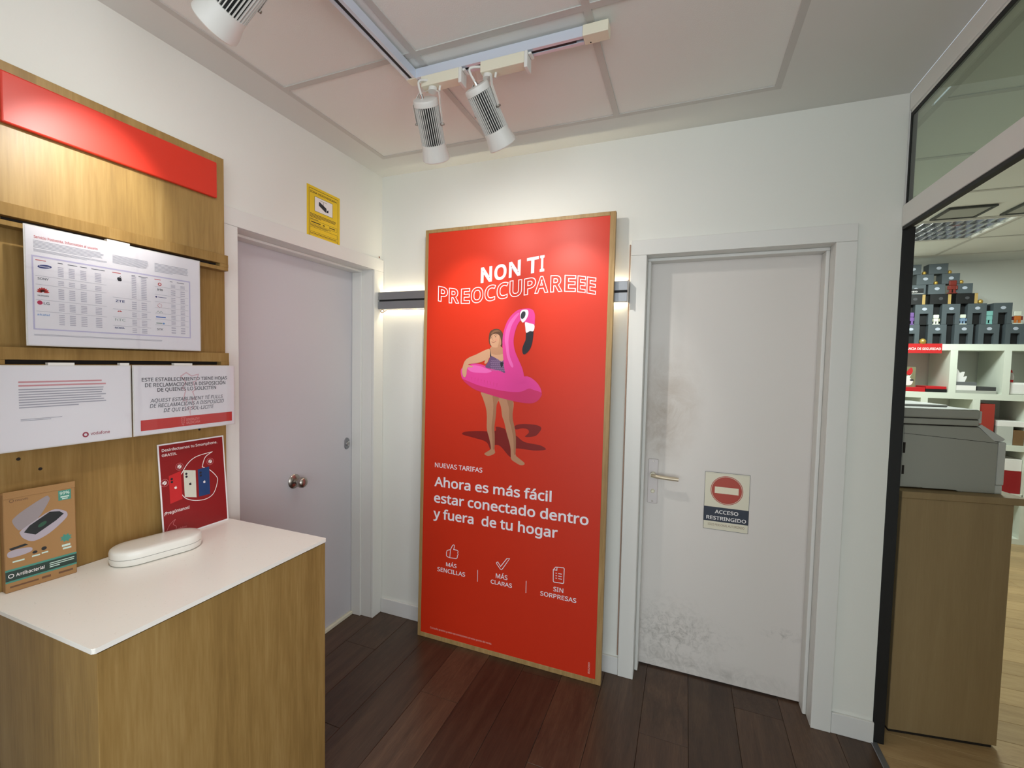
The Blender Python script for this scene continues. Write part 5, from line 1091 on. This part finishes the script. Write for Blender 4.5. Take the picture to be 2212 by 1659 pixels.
t, tp = spot_lamp('white ribbed spot lamp added above the counter for its light, out of the picture', (.735, -1.700, 2.490), (.690, -1.665, 2.300), (.7185, -1.69, 2.519), (.2, 1, 0), SPW*.85, 54, .1)  # unseen lamp, added to brighten the white worktop
gear(t, tp, .6975, .7395, -1.68, -1.53, 2.5265, 2.5635, 'y')

# ================================================================== OFFICE BEHIND THE PARTITION
A9 = math.atan2(.0628, .3693)
cbn = thing('office_cabinet', 'tall beech office cabinet carrying the printer', 'cabinet', (2.5484, .0909, 0), (0, 0, A9))
bm = NB(); box(bm, 0, .386, 0, .46, .012, 1.0065, .0015, 1); obj('body', bm, M['beech'], cbn)
bm = NB(); box(bm, -.004, .430, -.006, .47, 1.007, 1.0350, .0015, 1); obj('top_board', bm, M['beech'], cbn)
bm = NB(); box(bm, .004, .37, .004, .45, .0005, .0118); obj('plinth', bm, M['slot'], cbn)
pg = plain('printer_grey_plastic', srgb(166, 166, 156), .5); pgl = plain('printer_pale_plastic', srgb(204, 206, 202), .45)
pr = thing('printer', 'pale grey laser printer with raised scanner lid on the beech cabinet', 'printer', (2.5484+.008, .0909+.050, 1.0354), (0, 0, A9))
bm = NB(); prism(bm, [(0, .006), (.08, .006), (.082, .010), (.205, .010), (.207, 0), (.338, 0), (.338, .214), (.322, .214), (.270, .270), (.004, .270)], 0, .36)
bmesh.ops.bevel(bm, geom=[e for e in bm.edges], offset=.003, segments=1, affect='EDGES'); obj('housing', bm, pg, pr)
bm = NB(); box(bm, .3385, .366, 0, .36, .036, .214, .005); obj('front_cover', bm, pgl, pr)
bm = NB(); box(bm, .3385, .364, .004, .356, .0, .0355, .003); obj('paper_tray', bm, pgl, pr)
bm = NB(); prism(bm, [(.266, .2725), (.278, .282), (.362, .226), (.352, .215), (.324, .217), (.272, .2705)], .004, .356); cpn = obj('control_panel', bm, pgl, pr)
bm = NB(); box(bm, .004, .262, .004, .356, .2702, .2745); obj('hinge_gap', bm, M['slot'], pr)
bm = NB(); box(bm, -.002, .268, 0, .36, .2747, .2990, .004); obj('scanner_bed', bm, pg, pr)
bm = NB(); box(bm, .0, .266, .003, .357, .2992, .3012); obj('hinge_gap', bm, M['slot'], pr)
bm = NB(); box(bm, -.004, .272, -.002, .362, .3013, .3420, .010, 3); obj('scanner_lid', bm, pg, pr)
bm = NB(); box(bm, .02, .22, .10, .34, .3422, .352, .004); obj('document_cover', bm, pgl, pr)
bm = NB(); box(bm, .274, .290, .02, .30, .284, .335, .003); obj('key_panel', bm, pgl, pr)
bm = NB(); prism(bm, [(.003, .2330), (.335, .2080), (.335, .2095), (.003, .2345)], -.0008, .0005); obj('seam', bm, M['slot'], pr)
for z0, z1 in ((.150, .195), (.060, .098)):
    bm = NB(); box(bm, .004, .012, -.0012, .002, z0, z1); obj('port', bm, M['slot'], pr)

# ---- white cube shelves
sw_ = plain('white_shelf_laminate', srgb(222, 226, 214), .5)
cs = thing('cube_shelf', 'large white cube shelving against the office wall', 'shelving', (0, 3.10, 0))
for z0, z1, a, b in ((1.728, 1.785, 3.54, 4.80), (1.283, 1.338, 3.33, 4.80), (.834, .885, 3.38, 4.52), (.40, .45, 3.38, 4.52), (.0005, .05, 3.33, 4.58)):
    bm = NB(); box(bm, a, b, 0, .38, z0, z1); obj('shelf_board', bm, sw_, cs)
for a, b in ((3.588, 3.641), (3.960, 4.0125), (4.332, 4.3815), (4.70, 4.752)):
    bm = NB(); box(bm, a, b, 0, .38, 1.3382, 1.7278); obj('divider', bm, sw_, cs)
for a, b in ((3.387, 3.439), (3.764, 3.816), (4.139, 4.191), (4.515, 4.567)):
    bm = NB(); box(bm, a, b, 0, .38, .05, 1.2828); obj('divider', bm, sw_, cs)
sg = thing('sign', 'red safety distance sign fixed to the top edge of the white shelves', 'sign', (3.560, 3.0985, 1.700))
bm = NB(); box(bm, 0, .335, -.0012, .0003, 0, .0895); obj('plate', bm, ink('shelf_sign_red', 196, 34, 36), sg)
text('DISTANCIA DE SEGURIDAD', .020, .327, .030, .052, wi, sg, .03, 2, -.0012)

# ---- toy boxes piled in six rows on the shelves
bx1 = plain('slate_grey_carton', srgb(74, 82, 87), .55); bx2 = plain('black_carton', srgb(12, 12, 14), .5); ovl = ink('pale_oval', 176, 182, 196)
ORD = ['leftmost', 'second', 'third', 'fourth', 'fifth']
def toy_box(label, x0, x1, z0, z1, win, mat=None, y=3.112, d=.11, edge=False, grp='toy boxes piled on the shelves'):
    w_, h_ = x1-x0, z1-z0
    t = thing('toy_box', label, 'box', (x0, y, z0+.0004), group=grp)
    bm = NB()
    if win:
        a, b, c = w_*.27, w_*.75, h_*.54
        box(bm, 0, a, 0, d, 0, h_-.0008); box(bm, b, w_, 0, d, 0, h_-.0008); box(bm, a, b, 0, d, c, h_-.0008); box(bm, a, b, d*.5, d, 0, c)
        obj('carton', bm, mat or bx1, t)
        bm = NB(); box(bm, a+.001, b-.001, .030, .032, .001, c-.001); obj('window', bm, bx2, t)
    else:
        box(bm, 0, w_, 0, d, 0, h_-.0008, .001, 1); obj('carton', bm, mat or bx1, t)
    if edge:
        bm = NB(); box(bm, w_-.022, w_+.0004, -.0006, .001, 0, h_-.002); obj('tan_edge', bm, ink('tan_edge', 176, 146, 88), t)
    if mat is None or edge:
        shape('oval_mark', ell(w_*.52, h_*.77 if win else h_*.55, .0185 if not edge else .016, .0135, 20), ovl if not edge else ink('dim_oval', 66, 66, 70), t, 2, 0, False)
    return t
rows = [('bottom', [(3.592, 3.726), (3.790, 3.924), (3.982, 4.112), (4.150, 4.292), (4.334, 4.462)], 1.7855, 1.966, True, None),
        ('second', [(3.685, 3.818), (3.883, 4.012), (4.066, 4.196), (4.243, 4.369)], 1.9665, 2.154, True, None),
        ('third', [(3.600, 3.755), (3.790, 3.942), (3.978, 4.129)], 2.1545, 2.247, False, bx2),
        ('fourth', [(3.600, 3.755), (3.772, 3.896), (3.974, 4.090)], 2.2475, 2.338, False, None),
        ('fifth', [(3.682, 3.808), (3.868, 3.995)], 2.3385, 2.433, False, None),
        ('top', [(3.590, 3.712), (3.768, 3.908)], 2.4335, 2.527, False, None)]
for rn, bs, z0, z1, win, mt in rows:
    for i, (a, b) in enumerate(bs):
        kind_ = 'black' if mt else 'slate grey'
        toy_box('%s toy box, %s from the black post in the %s row of the pile' % (kind_, ['nearest', 'second', 'third', 'fourth', 'fifth'][i], rn), a, b, z0, z1, win, mt, edge=mt is not None)
# black boxes showing in the gaps behind
gaps = [(3.727, 3.789, 1.7855, 1.966, 'bottom row, nearest the post'), (3.925, 3.981, 1.7855, 1.966, 'bottom row, second from the post'), (4.113, 4.149, 1.7855, 1.966, 'bottom row, third from the post'), (4.293, 4.333, 1.7855, 1.966, 'bottom row, farthest from the post'),
        (3.600, 3.684, 1.9665, 2.154, 'second row, nearest the post'), (3.819, 3.882, 1.9665, 2.154, 'second row, second from the post'), (4.013, 4.065, 1.9665, 2.154, 'second row, third from the post'), (4.197, 4.242, 1.9665, 2.140, 'second row, farthest from the post')]
for a, b, z0, z1, lab in gaps:
    t = toy_box('narrow black box set back in a gap of the '+lab, a, b, z0, z1, False, bx2, 3.16, .10, False, 'black boxes in the gaps')
t = thing('label_plate', 'small black name label fixed to a toy box beside the black post', 'label', (3.612, 3.1105, 2.2560))
bm = NB(); box(bm, 0, .127, 0, .0012, 0, .048); obj('plate', bm, bx2, t); text('pso', .026, .080, .014, .030, wi, t, .02); rect('white_line', .0, .127, -.0, .002, wi, t, 2)
# small toys
def figurine(name, label, x, z, h, cols, y=3.1015):
    t = thing(name, label, 'figurine', (x, y, z+.0005), group='small toys on the shelves')
    a, b, c = cols
    bm = NB(); box(bm, -.30*h, .30*h, -.006, .008, 0, .07*h, .001); obj('base', bm, a, t)
    for s in (-1, 1):
        bm = NB(); box(bm, s*.12*h-.07*h, s*.12*h+.07*h, -.006, .006, .07*h, .30*h, .001); obj('leg', bm, b, t)
    bm = NB(); box(bm, -.2*h, .2*h, -.007, .007, .30*h, .62*h, .003); obj('torso', bm, b, t)
    for s in (-1, 1):
        bm = NB(); box(bm, s*.26*h-.05*h, s*.26*h+.05*h, -.006, .006, .30*h, .60*h, .002); obj('arm', bm, c, t)
    bm = NB(); box(bm, -.23*h, .23*h, -.008, .008, .63*h, h, .005, 3); obj('head', bm, a, t)
    return t
tw = ink('toy_white', 214, 216, 204); tb = ink('toy_blue', 112, 134, 160); tt = ink('toy_teal', 122, 176, 172); tp_ = ink('toy_purple', 110, 78, 140); tr_ = ink('toy_red', 112, 34, 24); to = ink('toy_orange', 188, 104, 40); gold = plain('toy_gold', srgb(196, 160, 80), .35, .6)
figurine('figurine', 'small white blocky figurine between two grey toy boxes', 3.8470, 1.9664, .092, (tw, tw, ink('toy_tan', 170, 168, 140)), 3.125)
figurine('figurine', 'small blue and white blocky figurine between two grey toy boxes', 4.0395, 1.9664, .090, (tw, tb, tb), 3.125)
figurine('figurine', 'small teal blocky figurine near the right end of the second row', 4.2195, 1.9664, .118, (tt, tt, tt), 3.125)
figurine('figurine', 'small purple figurine beside the black post', 3.6560, 1.9664, .115, (tp_, tp_, tp_), 3.125)
figurine('figurine', 'dark red doll sitting high in front of the grey toy boxes', 3.9420, 2.2474, .118, (tr_, tr_, tr_), 3.1015)
figurine('figurine', 'orange and red figurine at the right end of the toy pile', 4.415, 1.9664, .112, (tw, to, tr_), 3.13)
for i, (x, z, r, lab) in enumerate(((3.7555, 1.7855, .027, 'golden ball ornament standing on the red sign end of the shelf'), (3.740, 2.4335, .016, 'gold ornament between the two top toy boxes'), (3.925, 2.4335, .016, 'gold ornament right of the top toy boxes'), (4.012, 2.3385, .017, 'gold ornament right of the fifth row of toy boxes'), (4.155, 2.1545, .019, 'gold ornament right of the black toy boxes'), (3.830, 2.3385, .016, 'gold ornament between the fifth row toy boxes'))):
    bm = NB(); lathe(bm, [(.0005, 0), (r*.75, 0), (r*.8, r*.15), (r*.95, r*.5), (r, r*.9), (r*.85, r*1.4), (r*.5, r*1.8), (.0005, r*1.95)], 20)
    o = obj('ornament', bm, gold, None, True); o.location = (x, 3.128 if i else 3.115, z+.0004); tag(o, lab, 'ornament', 'gold ornaments in the toy pile')

# ---- things in the cubes
def solid(name, label, cat, x0, x1, z0, z1, mat, y=3.12, d=.2, rot=0, grp=None, bev=.002):
    bm = NB(); box(bm, -(x1-x0)/2, (x1-x0)/2, 0, d, 0, z1-z0, bev, 2); o = obj(name, bm, mat); o.location = ((x0+x1)/2, y, z0+.0004); o.rotation_euler = (0, 0, rot)
    return tag(o, label, cat, grp)
card = thing('greeting_card', 'red and white picture card standing in the left cube', 'card', (3.644, 3.16, 1.3785))
bm = NB(); box(bm, 0, .092, 0, .002, 0, .192); obj('card', bm, ink('card_olive', 128, 124, 96), card)
shape('card_picture', [(.01, .02), (.06, .02), (.075, .06), (.05, .09), (.06, .12), (.02, .10), (.005, .06)], wi, card, 1); shape('card_picture', [(.02, .13), (.05, .11), (.07, .15), (.06, .185), (.04, .17)], red, card, 1); shape('card_picture', ell(.066, .066, .016, .008, 16), blk, card, 2, 0, False)
rb = ink('book_red', 190, 26, 32)
solid('book', 'thick red booklet lying under the picture card', 'book', 3.643, 3.794, 1.338, 1.378, rb, 3.105)
solid('book', 'black folder lying in the left cube beside the red booklet', 'folder', 3.800, 3.955, 1.338, 1.366, bx2, 3.11)
solid('book', 'thin red booklet lying on the black folder', 'book', 3.800, 3.952, 1.3665, 1.392, rb, 3.112)
solid('paper_stack', 'low pile of grey papers at the bottom of the middle cube', 'papers', 4.015, 4.300, 1.338, 1.364, ink('paper_grey', 176, 178, 170), 3.105)
solid('carton', 'flat white carton on the grey papers in the middle cube', 'box', 4.015, 4.160, 1.3645, 1.408, wi, 3.11, .16)
solid('magazine', 'dark magazine on the grey papers in the middle cube', 'magazine', 4.172, 4.300, 1.3645, 1.400, ink('mag_dark', 66, 66, 66), 3.115, .18)
solid('folder', 'grey folder lying on the flat white carton', 'folder', 4.016, 4.164, 1.4085, 1.440, ink('folder_grey', 104, 106, 108), 3.112, .17)
bm = NB(); prism(bm, [(0, 0), (.078, 0), (.092, .052), (.066, .046), (.074, .092), (.044, .074), (.016, .126), (.002, .112)], 0, .045)
ev = obj('envelope', bm, wi); ev.location = (4.018, 3.15, 1.4408); tag(ev, 'crumpled white envelopes standing on top of the grey folder', 'envelopes')
pk_ = thing('package', 'white package with a red striped tag in the right cube', 'package', (4.384, 3.13, 1.3385))
bm = NB(); box(bm, 0, .14, 0, .12, 0, .108, .02, 3); obj('wrapper', bm, wi, pk_)
bm = NB(); prism(bm, [(0, .110), (.040, .106), (.050, .160), (.030, .220), (0, .222)], .02, .05); obj('tag', bm, ink('tag_grey', 196, 190, 186), pk_)
bm = NB(); prism(bm, [(.001, .195), (.037, .196), (.030, .2195), (.001, .2215)], .018, .0198); prism(bm, [(.012, .112), (.042, .109), (.044, .130), (.012, .132)], .018, .0198); obj('red_stripe', bm, rb, pk_)
solid('carton', 'red edged carton behind the printer in the lower cube', 'box', 4.195, 4.305, .8855, 1.246, ink('carton_rust', 160, 52, 40), 3.12, .2)
solid('carton', 'brown carton in the lower right cube', 'box', 4.440, 4.512, .8855, 1.020, ink('carton_brown', 120, 90, 58), 3.12, .2)
solid('paper_stack', 'white papers lying above the brown carton', 'papers', 4.330, 4.512, 1.0500, 1.098, wi, 3.12, .2)
solid('carton', 'white carton propping the papers beside the brown carton', 'box', 4.330, 4.438, .8855, 1.0495, ink('carton_grey', 190, 192, 186), 3.12, .2)
solid('carton', 'deep red carton in the bottom row cube', 'box', 4.30, 4.512, .4505, .655, ink('carton_red', 150, 20, 26), 3.12, .2)
solid('carton', 'white carton on the deep red carton', 'box', 4.30, 4.512, .6555, .760, wi, 3.12, .2)

# ---- office ceiling light with mirror louvres, and an air grille
of = thing('louvre_light', 'square ceiling light with mirror louvres in the office', 'ceiling light', (3.5, 2.2, H))
bm = NB()
for a in ((-.288, .288, -.288, -.270), (-.288, .288, .270, .288), (-.288, -.270, -.27, .27), (.270, .288, -.27, .27)): box(bm, *a, -.004, .06)
box(bm, -.288, .288, -.288, .288, .0602, .066); obj('housing', bm, M['white_metal'], of)
for k in range(4):
    bm = NB(); cyl(bm, (-.26, -.2025+.135*k, .042), (.26, -.2025+.135*k, .042), .008, None, 12); obj('tube', bm, M['tube'], of, True)
for k in range(5):
    bm = NB(); y = -.27+.135*k; prism(bm, [(0, 0)]*0 or [(-.268, .0), (.268, .0), (.268, .03), (-.268, .03)], y-.006 if k else y+.001, y+.006 if k < 4 else y-.001); obj('louvre', bm, M['chrome'], of)
for k in range(9):
    x = -.24+.06*k
    for j in range(4):
        y = -.27+.135*j
        bm = NB()
        vs = [(x-.012, y+.007, .03), (x+.012, y+.007, .03), (x+.002, y+.007, 0), (x-.002, y+.007, 0)]
        a = [bm.verts.new(v) for v in vs]; b = [bm.verts.new((v[0], y+.128, v[2])) for v in vs]
        bm.faces.new(a); bm.faces.new(b[::-1])
        for i in range(4): bm.faces.new((a[i], b[i], b[(i+1) % 4], a[(i+1) % 4]))
        obj('cross_blade', bm, M['chrome'], of)
ll = bpy.data.lights.new('louvre_light_glow', 'AREA'); ll.shape = 'SQUARE'; ll.size = .5; ll.energy = 36; ll.color = (.88, 1, .93)
lo = bpy.data.objects.new('louvre_light_glow', ll); C.objects.link(lo); lo.parent = of; lo.location = (0, 0, -.01)
for x, lab in ((3.3825, 'small square ceiling air grille nearer the black post'), (3.755, 'small square ceiling air grille nearer the right edge')):
    vg = thing('air_grille', lab, 'air grille', (x, 1.72, H-.0006), group='air grilles in the office ceiling')
    bm = NB()
    for a in ((-.124, .124, -.124, -.106), (-.124, .124, .106, .124), (-.124, -.106, -.106, .106), (.106, .124, -.106, .106)): box(bm, *a, -.010, 0)
    obj('frame', bm, ink('recess', 60, 62, 58), vg)
    bm = NB(); box(bm, -.1055, .1055, -.1055, .1055, -.006, -.001, .001); obj('plate', bm, plain('grille_plate', srgb(170, 172, 166), .6), vg)
